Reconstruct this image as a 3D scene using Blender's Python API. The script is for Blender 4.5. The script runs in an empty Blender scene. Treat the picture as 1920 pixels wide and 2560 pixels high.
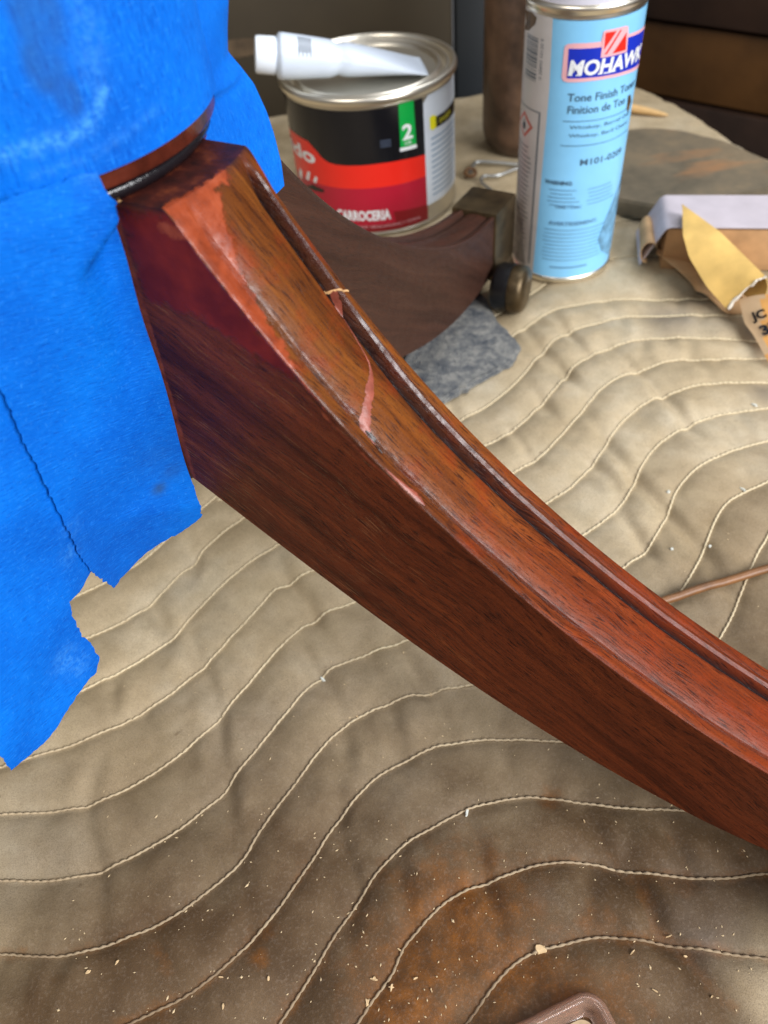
import bpy, bmesh, math, random
import numpy as np
from mathutils import Vector, Matrix
from mathutils.geometry import delaunay_2d_cdt

# measured layout in metres (blanket plane z = 0)
DATA = {
 'seams': [[[0.0886,0.3903],[0.0985,0.3977],[0.1088,0.4064],[0.1221,0.4148],[0.1345,0.4184],[0.1478,0.4194],[0.1638,0.4198],[0.1801,0.4163]],[[0.0491,0.3244],[0.06,0.3291],[0.0716,0.3368],[0.0824,0.3458],[0.0908,0.3546],[0.0998,0.3656],[0.1089,0.376],[0.1177,0.3844],[0.1278,0.3917],[0.1402,0.3963],[0.1537,0.3995],[0.1665,0.4],[0.1774,0.3987],[0.1879,0.3965]],[[-0.1477,0.2341],[-0.1405,0.2378],[-0.1295,0.2436],[-0.1203,0.2504],[-0.1113,0.2614],[-0.1,0.2731],[-0.0877,0.2868],[0.0607,0.3013],[0.0721,0.3064],[0.0838,0.3153],[0.0967,0.3282],[0.1084,0.3399],[0.118,0.3525],[0.1284,0.3622],[0.1396,0.3687],[0.1532,0.3738],[0.165,0.3767],[0.1767,0.3752],[0.1855,0.373]],[[-0.1454,0.2064],[-0.1379,0.2086],[-0.129,0.2117],[-0.1159,0.2206],[-0.1074,0.2305],[-0.0976,0.2418],[-0.093,0.2481],[-0.0846,0.2585],[-0.0727,0.2688],[0.0712,0.2781],[0.0816,0.283],[0.0934,0.2929],[0.1063,0.3058],[0.1165,0.3169],[0.1257,0.3277],[0.1362,0.3376],[0.1473,0.3447],[0.1586,0.3477],[0.1715,0.3511],[0.1853,0.3531],[0.1999,0.3498],[0.2211,0.3471]],[[-0.1363,0.1813],[-0.1269,0.184],[-0.1203,0.1882],[-0.1103,0.195],[-0.1026,0.2003],[-0.0943,0.2112],[-0.0838,0.2246],[-0.0745,0.234],[-0.0659,0.2414],[-0.054,0.2484],[0.082,0.2541],[0.0947,0.2597],[0.1056,0.2706],[0.1168,0.282],[0.1265,0.295],[0.1372,0.3066],[0.1486,0.3157],[0.1604,0.3212],[0.1732,0.3256],[0.1867,0.328],[0.2003,0.327],[0.2133,0.3246]],[[-0.1545,0.1499],[-0.1431,0.1515],[-0.1312,0.1553],[-0.1216,0.1585],[-0.1089,0.1661],[-0.0992,0.1724],[-0.0885,0.1818],[-0.0889,0.1809],[-0.0818,0.189],[-0.0746,0.1978],[-0.0671,0.2078],[-0.0569,0.2199],[-0.0496,0.2233],[-0.0397,0.2284],[0.0952,0.2314],[0.1079,0.238],[0.1181,0.2467],[0.127,0.2575],[0.1356,0.2704],[0.1452,0.2821],[0.1563,0.2906],[0.1691,0.2963],[0.183,0.301],[0.1957,0.3024],[0.2151,0.3025]],[[-0.1645,0.1262],[-0.1499,0.1249],[-0.1356,0.1251],[-0.1235,0.1275],[-0.1117,0.1324],[-0.0988,0.1398],[-0.0867,0.1492],[-0.0807,0.1552],[-0.0732,0.1644],[-0.0647,0.1747],[-0.0567,0.1846],[-0.0467,0.1938],[-0.0404,0.1988],[-0.0293,0.2047],[-0.0197,0.2071],[0.1083,0.209],[0.1198,0.2153],[0.1298,0.2263],[0.1383,0.2369],[0.1459,0.2493],[0.1555,0.2596],[0.1662,0.2675],[0.1785,0.2723],[0.1898,0.2761],[0.205,0.2786]],[[-0.1585,0.1013],[-0.1445,0.0993],[-0.1309,0.099],[-0.1202,0.0999],[-0.1116,0.1032],[-0.1012,0.1077],[-0.0907,0.1137],[-0.0818,0.12],[-0.0754,0.125],[-0.0751,0.127],[-0.0699,0.1333],[-0.0626,0.1417],[-0.0557,0.1497],[-0.0486,0.1572],[-0.0413,0.1657],[-0.0337,0.1721],[-0.0262,0.1757],[-0.017,0.1791],[-0.0093,0.1815],[0.0006,0.1831],[0.1304,0.1931],[0.1381,0.2015],[0.1467,0.2122],[0.1537,0.2225],[0.1618,0.2331],[0.1698,0.2408],[0.1782,0.2451],[0.1863,0.2484],[0.1934,0.2514]],[[-0.1524,0.0762],[-0.1434,0.0743],[-0.1321,0.0728],[-0.1237,0.0732],[-0.1137,0.0744],[-0.1047,0.0772],[-0.0973,0.0791],[-0.089,0.0829],[-0.0807,0.0884],[-0.0722,0.094],[-0.0661,0.1001],[-0.0626,0.1068],[-0.0572,0.1134],[-0.0536,0.1184],[-0.0496,0.1219],[-0.0435,0.13],[-0.0364,0.1383],[-0.0285,0.1454],[-0.0205,0.1497],[-0.0103,0.1537],[0.0,0.157],[0.0087,0.1578],[0.0166,0.1584],[0.0259,0.1579],[0.137,0.1661],[0.1457,0.1753],[0.1519,0.1834],[0.1587,0.1926],[0.1656,0.2013],[0.1713,0.2084],[0.1778,0.2145]],[[-0.1038,0.0502],[-0.0945,0.053],[-0.0843,0.0564],[-0.0749,0.0618],[-0.0668,0.0675],[-0.0619,0.0722],[-0.056,0.0777],[-0.0482,0.0872],[-0.0409,0.0964],[-0.0352,0.1044],[-0.0284,0.1118],[-0.0255,0.115],[-0.0199,0.1203],[-0.0129,0.1248],[-0.0046,0.1272],[0.0039,0.1311],[0.0124,0.1332],[0.0191,0.1331],[0.0274,0.1338],[0.0311,0.1335],[0.0427,0.1316],[0.0549,0.1296]],[[-0.0511,0.0492],[-0.047,0.0532],[-0.042,0.0597],[-0.0368,0.0664],[-0.0306,0.0741],[-0.0241,0.0812],[-0.0184,0.0879],[-0.0127,0.0927],[-0.0121,0.093],[-0.0053,0.0975],[0.0044,0.1012],[0.0122,0.1044],[0.0182,0.1065],[0.0303,0.1084],[0.0402,0.1088],[0.0497,0.1072],[0.0595,0.1045],[0.0734,0.101],[0.086,0.0987],[0.0925,0.0983]],[[-0.0268,0.0431],[-0.0241,0.0481],[-0.019,0.0517],[-0.0127,0.0595],[-0.0136,0.0611],[-0.0071,0.0664],[0.0005,0.0726],[0.008,0.0765],[0.0145,0.0786],[0.0199,0.0797],[0.0282,0.0816],[0.0392,0.0837],[0.0506,0.0834],[0.0592,0.0822],[0.0673,0.0798],[0.0794,0.0766],[0.0915,0.074],[0.1038,0.0722],[0.1177,0.0726]],[[0.0068,0.0387],[0.0141,0.0458],[0.023,0.0528],[0.0316,0.0567],[0.0391,0.0573],[0.0469,0.0584],[0.0553,0.0589],[0.0632,0.0573],[0.0725,0.0554],[0.08,0.0533],[0.0913,0.0506],[0.0994,0.0485],[0.1069,0.0472]]],
 'creases': [[[0.1198,0.3173],[0.1216,0.3029],[0.1222,0.2919],[0.1254,0.2809],[0.1296,0.2627],[0.1338,0.2513],[0.1379,0.2381],[0.1423,0.2222],[0.1463,0.2112],[0.1488,0.197],[0.1512,0.1835],[0.1596,0.1715]],[[0.1053,0.394],[0.109,0.3775],[0.1148,0.3548],[0.1237,0.3283]],[[0.1441,0.3808],[0.1507,0.3675],[0.156,0.3516],[0.1629,0.3299],[0.1664,0.3174],[0.1696,0.2942],[0.178,0.2756]],[[0.0746,0.3141],[0.0785,0.2969],[0.0828,0.2831]],[[0.1003,0.2918],[0.1103,0.2784],[0.1172,0.2648],[0.1191,0.2479]],[[0.1156,0.2417],[0.1197,0.2226],[0.1226,0.2068]],[[0.0916,0.345],[0.0974,0.3272],[0.1017,0.3092]],[[0.1026,0.4041],[0.1069,0.373],[0.1127,0.3524]],[[0.1224,0.4097],[0.1288,0.3845],[0.1335,0.3612]],[[-0.1018,0.2572],[-0.0965,0.241],[-0.0968,0.2313]],[[-0.1283,0.1812],[-0.1261,0.1665],[-0.1216,0.1585]],[[-0.117,0.2213],[-0.1045,0.2006]],[[-0.0961,0.1994],[-0.0885,0.1818]],[[-0.0885,0.1818],[-0.0814,0.1662],[-0.08,0.1558]],[[-0.0809,0.1559],[-0.0774,0.138],[-0.077,0.1297]],[[-0.0545,0.2422],[-0.0496,0.2238],[-0.0402,0.2077],[-0.0359,0.1941],[-0.0288,0.1825]],[[-0.0445,0.189],[-0.0381,0.1727],[-0.0299,0.1594],[-0.0284,0.1469]],[[-0.0031,0.1841],[0.0018,0.1731],[0.0074,0.1592],[0.0114,0.1563],[0.0166,0.1345]],[[-0.0087,0.1558],[-0.0041,0.1321]],[[-0.0886,0.1771],[-0.081,0.1615],[-0.0789,0.1489],[-0.0764,0.1272]],[[-0.0285,0.1454],[-0.0261,0.1265]],[[-0.129,0.1436],[-0.1306,0.124],[-0.1267,0.1116],[-0.1219,0.0988],[-0.1157,0.0765]],[[-0.076,0.1369],[-0.0754,0.125],[-0.069,0.1048],[-0.067,0.0994]],[[-0.0704,0.0955],[-0.0638,0.0817],[-0.0652,0.0703],[-0.06,0.0588]],[[-0.1016,0.0795],[-0.0971,0.07],[-0.0878,0.0596]],[[-0.0304,0.1282],[-0.0311,0.1139],[-0.0301,0.0985],[-0.0258,0.0814],[-0.03,0.0687],[-0.0262,0.0518]],[[0.0157,0.1031],[0.0192,0.0911],[0.02,0.0801],[0.0221,0.0679],[0.0233,0.0572]],[[0.0585,0.1035],[0.0628,0.0921],[0.0672,0.0796],[0.0711,0.0751],[0.0743,0.066],[0.0749,0.0576],[0.0812,0.0496],[0.0857,0.04],[0.0903,0.0316]],[[0.0839,0.0958],[0.0897,0.0863],[0.092,0.0752]],[[0.108,0.0876],[0.1133,0.0744]],[[-0.0106,0.0902],[-0.0082,0.0712],[-0.0094,0.0682]]],
 'fill_side': [[0.0405,0.212],[0.045,0.2105],[0.0515,0.2133],[0.0555,0.2129],[0.0578,0.2091],[0.0614,0.2044],[0.0665,0.1954],[0.0722,0.1865],[0.0783,0.1782],[0.0818,0.1759],[0.0791,0.1741],[0.071,0.1761],[0.0625,0.1809],[0.0554,0.1853],[0.0471,0.1863],[0.0397,0.1864],[0.0386,0.1882],[0.0387,0.1986],[0.0391,0.207]],
 'tapeA_edge': [[-0.0124,0.1008],[-0.0177,0.0991],[-0.0237,0.0956],[-0.0306,0.0958],[-0.037,0.0957],[-0.0441,0.094],[-0.0515,0.0935],[-0.0566,0.1095],[-0.0582,0.1218],[-0.0577,0.138],[-0.0573,0.157],[-0.0569,0.1737],[-0.0565,0.1885]],
 'tapeB_edge': [[-0.0521,0.1076],[-0.0566,0.1095],[-0.0625,0.1085],[-0.0681,0.1097],[-0.0697,0.1032],[-0.0702,0.0947],[-0.0698,0.0873],[-0.0701,0.0806],[-0.0738,0.0768],[-0.0797,0.0775],[-0.0847,0.0767],[-0.0893,0.0761],[-0.0945,0.0745],[-0.0987,0.0745],[-0.1056,0.0766],[-0.1112,0.0786],[-0.1106,0.0872],[-0.109,0.1065]],
 'flap': [[0.0572,0.2356],[0.0555,0.2297],[0.0543,0.2245],[0.0567,0.2205],[0.0593,0.2155],[0.0611,0.2078],[0.0619,0.2013],[0.0622,0.1959],[0.0624,0.1929],[0.0621,0.1862]],
 'pad': [[0.0251,0.3881],[0.0387,0.3979],[0.0701,0.4341],[0.0804,0.4424],[0.0838,0.4237],[0.0864,0.4025],[0.0946,0.3761],[0.0868,0.3626],[0.0664,0.3503],[0.0449,0.3375],[0.0291,0.3287],[0.0172,0.3536]],
 'slab': [[0.212,0.624],[0.2367,0.6305],[0.2549,0.6279],[0.2738,0.6179],[0.2873,0.6034],[0.3,0.5894],[0.3114,0.5638],[0.3212,0.5361],[0.3125,0.5161],[0.2928,0.5091],[0.2654,0.507],[0.2377,0.5036],[0.2184,0.505],[0.1963,0.5196],[0.1796,0.5324]],
 'yl': [[0.2292,0.4933],[0.2148,0.4821],[0.1999,0.4499],[0.2121,0.4128],[0.2234,0.3851],[0.2341,0.3839],[0.2581,0.4079]],
 'yflap': [[0.2122,0.4534,0.04],[0.2249,0.4208,0.037],[0.2292,0.4109,0.034],[0.2399,0.3839,0.027],[0.2328,0.3831,0.026],[0.2218,0.3774,0.022],[0.2228,0.3842,0.006],[0.2122,0.3955,0.016],[0.205,0.413,0.027],[0.204,0.4258,0.035]],
 'block_top': [[0.2129,0.4859,0.03],[0.277,0.4695,0.03],[0.2592,0.4274,0.03],[0.2305,0.4334,0.03],[0.1897,0.4273,0.03]],
 'orange': [[0.2289,0.3851,0.012],[0.2325,0.3749,0.015],[0.2356,0.3635,0.018],[0.2273,0.3692,0.006],[0.2293,0.3595,0.004],[0.2288,0.3448,0.003],[0.2281,0.3351,0.003]],
 'dowel': [[0.1059,0.1815],[0.1196,0.186],[0.1465,0.1914],[0.1689,0.1956],[0.1829,0.1982]],
 'chips_white': [[0.0175,0.1053],[-0.0351,0.1701],[0.1797,0.2474],[0.2087,0.3054],[0.1424,0.2495],[0.1319,0.2137],[0.1502,0.2139]],
 'chips_tan': [[0.0345,0.0574],[0.06,0.0973],[-0.0249,0.0482],[-0.022,0.0546],[0.0781,0.0567],[0.0813,0.0504],[0.0642,0.053],[0.0852,0.0382],[0.0677,0.0414],[-0.0125,0.0623],[-0.0082,0.053],[-0.0165,0.0515],[-0.0034,0.049],[-0.0221,0.0544],[-0.0248,0.048],[-0.0721,0.0515],[-0.0573,0.058],[-0.1192,0.0664],[-0.1096,0.0683],[-0.0737,0.0604],[-0.0166,0.0516],[0.0105,0.1581],[-0.0211,0.15]],
 'cg': [[-0.0767,0.2091,0.0],[0.848,-0.5299,0.0],[0.5299,0.848,0.0]],
 'tray_outer': [],
 'fill_top': [[0.0535,-0.05],[0.052,0.1],[0.0545,0.4],[0.055,0.68],[0.0555,0.68],[0.0566,0.6],[0.0573,0.5],[0.0585,0.4],[0.0618,0.3],[0.0653,0.22],[0.0698,0.16],[0.0746,0.11],[0.0797,0.05],[0.0815,-0.05]],
 'tube': [[-0.0332,0.5723,0.1145],[0.0642,0.5786,0.0955]],
 'wheel': [-0.0004,-0.0347,-1.4835298641951802],
 'cab': [0.0043,-0.005,-0.0586],
 'block': [0.2547,0.4516,0.098,0.0457,-0.2513],
 'stick': [[0.2831,0.6692],[0.2595,0.6873]],
 'wire_a': [[0.1016,0.606],[0.1058,0.6174],[0.1105,0.623],[0.1242,0.6184],[0.139,0.611],[0.1516,0.6051]],
 'wire_b': [[0.1135,0.5747],[0.108,0.5911],[0.1119,0.6005],[0.1224,0.5986],[0.138,0.6059],[0.1532,0.6119]],
 'wire_c': [0.1105,0.623],
 'tray': [0.0296,0.0128,0.055,0.05,0.007,0.284],
 'bottle': [0.1588,0.6545],
 'brown': [[-0.0371,0.0951,0.05,0.75],[0.0134,0.0893,0.05,0.6],[-0.0632,0.1152,0.03,0.5],[-0.1018,0.0646,0.05,0.7],[-0.0464,0.0521,0.045,0.9],[-0.0084,0.0481,0.04,0.95],[0.0362,0.0435,0.04,0.8],[0.0932,0.0549,0.03,0.35],[-0.1406,0.0988,0.03,0.4],[0.1619,0.2671,0.03,0.25],[0.2457,0.4477,0.03,0.3],[0.2134,0.4101,0.02,0.4]],
 'rust': [[0.0098,0.0668,0.03,0.75],[-0.005,0.0504,0.03,0.7],[0.011,0.074,0.014,0.95],[-0.0023,0.0596,0.018,0.85],[-0.0118,0.0446,0.02,0.9],[0.0228,0.0515,0.018,0.75],[0.0415,0.0404,0.018,0.6],[0.0496,0.1069,0.006,0.6],[-0.0605,0.0644,0.004,0.7],[0.0903,0.0726,0.008,0.45],[0.0259,0.0753,0.01,0.5],[0.0567,0.0414,0.012,0.55],[-0.0574,0.0727,0.004,0.5],[0.0552,0.0633,0.01,0.4],[0.0227,0.085,0.01,0.5],[-0.0108,0.0841,0.008,0.4],[0.0011,0.0736,0.01,0.6]],
 'grey': [[0.1913,0.389,0.022,0.9],[0.2191,0.3784,0.02,0.6],[0.0612,0.079,0.015,0.45],[0.0948,0.0589,0.025,0.6],[0.0395,0.0708,0.01,0.4],[0.2401,0.374,0.02,0.9],[0.2192,0.3122,0.012,0.9],[0.2099,0.5135,0.014,0.9],[0.2049,0.457,0.012,0.5]],
 'tape_dirt': [[-0.0266,0.1211,0.0022,0.9],[-0.0211,0.1254,0.004,0.35],[-0.0231,0.1354,0.008,0.25],[-0.0117,0.1373,0.006,0.2]],
 'tape_worn': [[-0.079,0.0923,0.0045,0.4],[-0.077,0.0863,0.004,0.35],[-0.0603,0.1236,0.003,0.35],[-0.0565,0.1321,0.003,0.2],[-0.0183,0.2236,0.003,0.4],[-0.0099,0.2224,0.003,0.5],[-0.0043,0.221,0.003,0.5],[-0.0223,0.2241,0.003,0.4]],  # pale spots on the tail paint in light coming through the tape
}

# ---------------------------------------------------------------- camera, world, lights
sc = bpy.context.scene
col = sc.collection
V = Vector
PITCH, ROLL, CAM_H = math.radians(48.5), math.radians(6.9), 0.293
fwd = V((0, math.cos(PITCH), -math.sin(PITCH)))
up0 = V((0, math.sin(PITCH), math.cos(PITCH)))
rgt = V((1, 0, 0)) * math.cos(ROLL) - up0 * math.sin(ROLL)
upv = rgt.cross(fwd)
cd = bpy.data.cameras.new('camera')
cam = bpy.data.objects.new('camera', cd)
col.objects.link(cam)
cam.matrix_world = Matrix(((rgt.x, upv.x, -fwd.x, 0), (rgt.y, upv.y, -fwd.y, 0), (rgt.z, upv.z, -fwd.z, CAM_H), (0, 0, 0, 1)))
cd.sensor_width = 36
cd.lens = 36 * .751
cd.clip_start = .005
cd.clip_end = 60
cd.dof.use_dof = True
cd.dof.focus_distance = .255
cd.dof.aperture_fstop = 12.5
sc.camera = cam
sc.view_settings.view_transform = 'Standard'
sc.view_settings.look = 'None'
sc.view_settings.exposure = 0
sc.view_settings.gamma = 1
w = bpy.data.worlds.new('World')
sc.world = w
w.use_nodes = True
bg = w.node_tree.nodes['Background']
bg.inputs[0].default_value = (.95, .96, 1.0, 1)
bg.inputs[1].default_value = .20


def area(name, loc, target, sx, sy, power, color):
    L = bpy.data.lights.new(name, 'AREA')
    L.shape = 'RECTANGLE'
    L.size, L.size_y = sx, sy
    L.energy = power
    L.color = color
    o = bpy.data.objects.new(name, L)
    col.objects.link(o)
    o.location = loc
    o.rotation_euler = (V(target) - V(loc)).to_track_quat('-Z', 'Y').to_euler()
    return o


area('open_door_light', (.95, -.72, .90), (.03, .25, .08), 1.0, .8, 42, (.97, .98, 1.0))
area('window_light', (.55, .75, 1.35), (.05, .33, .05), .8, .8, 10, (.93, .96, 1.0))
area('shop_lamp', (-.75, -.55, 1.2), (-.05, .3, .1), .8, .6, 9, (1.0, .95, .87))  # added soft fill without a real source, brightens the leg's side face
try:
    sc.cycles.sample_clamp_indirect = 6
except Exception:
    pass

# ---------------------------------------------------------------- helpers
rng = np.random.default_rng(7)
random.seed(5)


class NT:
    """tiny node builder"""
    def __init__(s, name):
        s.m = bpy.data.materials.new(name)
        s.m.use_nodes = True
        s.t = s.m.node_tree
        s.b = s.t.nodes['Principled BSDF']

    def n(s, kind, **kw):
        nd = s.t.nodes.new('ShaderNode' + kind)
        for k, v in kw.items():
            if hasattr(nd, k):
                setattr(nd, k, v)
            else:
                s.put(nd.inputs[k.replace('_', ' ')], v)
        return nd

    def put(s, sock, v):
        if isinstance(v, bpy.types.NodeSocket):
            s.t.links.new(v, sock)
        elif isinstance(v, (tuple, list)) and len(v) == 3 and sock.type == 'RGBA':
            sock.default_value = (*v, 1)
        else:
            sock.default_value = v

    def set(s, **kw):
        for k, v in kw.items():
            s.put(s.b.inputs[k.replace('_', ' ')], v)
        return s

    def attr(s, name):
        return s.n('Attribute', attribute_name=name)

    def coord(s, kind='Object'):
        return s.n('TexCoord').outputs[kind]

    def mapping(s, vec, scale=(1, 1, 1), loc=(0, 0, 0), rot=(0, 0, 0)):
        nd = s.n('Mapping')
        s.put(nd.inputs['Vector'], vec)
        nd.inputs['Scale'].default_value = scale
        nd.inputs['Location'].default_value = loc
        nd.inputs['Rotation'].default_value = rot
        return nd.outputs[0]

    def noise(s, vec, scale, detail=3, rough=.55, dist=0):
        nd = s.n('TexNoise')
        if vec is not None:
            s.put(nd.inputs['Vector'], vec)
        nd.inputs['Scale'].default_value = scale
        nd.inputs['Detail'].default_value = detail
        nd.inputs['Roughness'].default_value = rough
        nd.inputs['Distortion'].default_value = dist
        return nd.outputs['Fac']

    def ramp(s, fac, stops, mode='LINEAR'):
        nd = s.n('ValToRGB')
        s.put(nd.inputs[0], fac)
        cr = nd.color_ramp
        cr.interpolation = mode
        while len(cr.elements) < len(stops):
            cr.elements.new(.5)
        for e, (p, c) in zip(cr.elements, stops):
            e.position = p
            e.color = (*c, 1) if isinstance(c, (tuple, list)) else (c, c, c, 1)
        return nd.outputs[0]

    def mix(s, fac, a, b, blend='MIX'):
        nd = s.n('Mix', data_type='RGBA', blend_type=blend)
        s.put(nd.inputs[0], fac)
        s.put(nd.inputs[6], a)
        s.put(nd.inputs[7], b)
        return nd.outputs[2]

    def math(s, op, a, b=0.0, clamp=False):
        nd = s.n('Math', operation=op, use_clamp=clamp)
        s.put(nd.inputs[0], a)
        s.put(nd.inputs[1], b)
        return nd.outputs[0]

    def bump(s, h, strength=.5, dist=.0005, normal=None):
        nd = s.n('Bump')
        nd.inputs['Strength'].default_value = strength
        nd.inputs['Distance'].default_value = dist
        s.put(nd.inputs['Height'], h)
        if normal is not None:
            s.put(nd.inputs['Normal'], normal)
        s.put(s.b.inputs['Normal'], nd.outputs[0])
        return nd.outputs[0]


def simple(name, color, rough=.5, metal=0, bump=None, spec=.5, var=0.0, vscale=60):
    m = NT(name)
    m.set(Roughness=rough, Metallic=metal)
    m.b.inputs['Specular IOR Level'].default_value = spec
    if var:
        f = m.noise(m.coord(), vscale, 4)
        lo = tuple(max(0, c * (1 - var)) for c in color)
        hi = tuple(min(1, c * (1 + var)) for c in color)
        m.set(Base_Color=m.ramp(f, [(.3, lo), (.7, hi)]))
    else:
        m.set(Base_Color=color)
    if bump:
        m.bump(m.noise(m.coord(), bump[0], 3), bump[1], bump[2])
    return m.m


def link(name, me, mat=None, parent=None, smooth=None):
    o = bpy.data.objects.new(name, me)
    col.objects.link(o)
    if mat is not None:
        for mm in (mat if isinstance(mat, (list, tuple)) else [mat]):
            me.materials.append(mm)
    if parent is not None:
        o.parent = parent
    if smooth is not None:
        me.polygons.foreach_set('use_smooth', [True] * len(me.polygons))
        if smooth < 180:
            me.set_sharp_from_angle(angle=math.radians(smooth))
    return o


def mesh(name, verts, faces, mat=None, parent=None, smooth=None):
    me = bpy.data.meshes.new(name)
    me.from_pydata([tuple(map(float, v)) for v in verts], [], [tuple(map(int, f)) for f in faces])
    me.update()
    return link(name, me, mat, parent, smooth)


def grid_mesh(name, P, mat=None, parent=None, smooth=None, closed_u=False, closed_v=False, attrs=None, uv=None):
    """P: (nu, nv, 3) array -> quad grid, vectorised"""
    nu, nv = P.shape[:2]
    idx = np.arange(nu * nv).reshape(nu, nv)
    a = idx if closed_u else idx[:-1]
    b = np.roll(idx, -1, 0) if closed_u else idx[1:]
    if closed_v:
        q = np.stack([a, b, np.roll(b, -1, 1), np.roll(a, -1, 1)], -1)
    else:
        q = np.stack([a[:, :-1], b[:, :-1], b[:, 1:], a[:, 1:]], -1)
    q = q.reshape(-1, 4)
    me = bpy.data.meshes.new(name)
    me.vertices.add(nu * nv)
    me.vertices.foreach_set('co', P.reshape(-1).astype(np.float32))
    me.loops.add(q.size)
    me.loops.foreach_set('vertex_index', q.reshape(-1).astype(np.int32))
    me.polygons.add(len(q))
    me.polygons.foreach_set('loop_start', np.arange(0, q.size, 4, dtype=np.int32))
    me.update(calc_edges=True)
    for k, vals in (attrs or {}).items():
        at = me.attributes.new(k, 'FLOAT', 'POINT')
        at.data.foreach_set('value', vals.reshape(-1).astype(np.float32))
    if uv is not None:
        at = me.attributes.new('grain', 'FLOAT_VECTOR', 'POINT')
        at.data.foreach_set('vector', uv.reshape(-1).astype(np.float32))
    me.validate()
    return link(name, me, mat, parent, smooth)


def empty(name, loc=(0, 0, 0), rz=0):
    o = bpy.data.objects.new(name, None)
    o.empty_display_size = .02
    col.objects.link(o)
    o.location = loc
    o.rotation_euler = (0, 0, rz)
    return o


def tag(o, label=None, cat=None, group=None, kind=None):
    for k, v in (('label', label), ('category', cat), ('group', group), ('kind', kind)):
        if v:
            o[k] = v
    return o


def lathe(name, prof, mat, parent=None, seg=96, smooth=40, cap=True):
    prof = np.array(prof, float)
    a = np.linspace(0, 2 * np.pi, seg, endpoint=False)
    P = np.stack([prof[:, 0][:, None] * np.cos(a), prof[:, 0][:, None] * np.sin(a), np.repeat(prof[:, 1][:, None], seg, 1)], -1)
    n = len(prof)
    vs = P.reshape(-1, 3).tolist()
    fs = [(i * seg + j, i * seg + (j + 1) % seg, (i + 1) * seg + (j + 1) % seg, (i + 1) * seg + j) for i in range(n - 1) for j in range(seg)]
    if cap:
        if prof[0, 0] > 1e-6:
            fs.append(tuple(range(seg))[::-1])
        if prof[-1, 0] > 1e-6:
            fs.append(tuple((n - 1) * seg + j for j in range(seg)))
    return mesh(name, vs, fs, mat, parent, smooth)


def tube(name, pts, r, mat, parent=None, seg=8, rad=None, cap=True):
    pts = [V(p) for p in pts]
    vs, fs = [], []
    prev = None
    for i, p in enumerate(pts):
        t = (pts[min(i + 1, len(pts) - 1)] - pts[max(i - 1, 0)]).normalized()
        if prev is None:
            a = V((0, 0, 1)) if abs(t.z) < .9 else V((1, 0, 0))
            prev = t.cross(a).normalized()
        u = (prev - t * prev.dot(t)).normalized()
        prev = u
        v = t.cross(u)
        rr = rad[i] if rad is not None else r
        for k in range(seg):
            an = 2 * math.pi * k / seg
            vs.append(p + (u * math.cos(an) + v * math.sin(an)) * rr)
    for i in range(len(pts) - 1):
        for k in range(seg):
            fs.append((i * seg + k, i * seg + (k + 1) % seg, (i + 1) * seg + (k + 1) % seg, (i + 1) * seg + k))
    if cap:
        fs.append(tuple(range(seg))[::-1])
        fs.append(tuple((len(pts) - 1) * seg + k for k in range(seg)))
    return mesh(name, vs, fs, mat, parent, 60)


def bevel_mesh(o, width, segs=2):
    bm = bmesh.new()
    bm.from_mesh(o.data)
    bmesh.ops.bevel(bm, geom=list(bm.edges), offset=width, segments=segs, affect='EDGES', profile=.6)
    bm.to_mesh(o.data)
    bm.free()
    o.data.polygons.foreach_set('use_smooth', [True] * len(o.data.polygons))
    o.data.set_sharp_from_angle(angle=math.radians(35))
    return o


def box(name, c, s, mat, parent=None, rot=0, bevel=.002):
    vs = [V((sx * s[0] / 2, sy * s[1] / 2, sz * s[2] / 2)) for sx in (-1, 1) for sy in (-1, 1) for sz in (-1, 1)]
    R = Matrix.Rotation(rot, 3, 'Z')
    vs = [R @ v + V(c) for v in vs]
    fs = [(0, 1, 3, 2), (4, 6, 7, 5), (0, 4, 5, 1), (2, 3, 7, 6), (0, 2, 6, 4), (1, 5, 7, 3)]
    o = mesh(name, vs, fs, mat, parent)
    return bevel_mesh(o, bevel) if bevel else o


def spline(pts, step):
    """Catmull-Rom resample at about `step`"""
    P = np.array(pts, float)
    E = np.vstack([2 * P[0] - P[1], P, 2 * P[-1] - P[-2]])
    out = []
    for i in range(1, len(E) - 2):
        p0, p1, p2, p3 = E[i - 1:i + 3]
        n = max(2, int(np.linalg.norm(p2 - p1) / step) + 1)
        t = np.linspace(0, 1, n, endpoint=False)[:, None]
        out.append(.5 * (2 * p1 + (p2 - p0) * t + (2 * p0 - 5 * p1 + 4 * p2 - p3) * t ** 2 + (3 * p1 - p0 - 3 * p2 + p3) * t ** 3))
    out.append(P[-1:])
    return np.vstack(out)


def densify(poly, step, jitter=0.0, closed=True):
    P = np.array(poly, float)
    out = []
    n = len(P)
    for i in range(n if closed else n - 1):
        a, b = P[i], P[(i + 1) % n]
        L = np.linalg.norm(b - a)
        k = max(1, int(L / step))
        nrm = np.array([-(b - a)[1], (b - a)[0]]) / max(L, 1e-9)
        for j in range(k):
            q = a + (b - a) * j / k
            out.append(q + nrm * rng.normal(0, jitter) if (jitter and j) else q)
    if not closed:
        out.append(P[-1])
    return np.array(out)


def inside(P, poly):
    x, y = P[:, 0], P[:, 1]
    poly = np.asarray(poly)
    r = np.zeros(len(P), bool)
    j = len(poly) - 1
    for i in range(len(poly)):
        xi, yi = poly[i]
        xj, yj = poly[j]
        c = ((yi > y) != (yj > y)) & (x < (xj - xi) * (y - yi) / (yj - yi + 1e-15) + xi)
        r ^= c
        j = i
    return r


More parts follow.
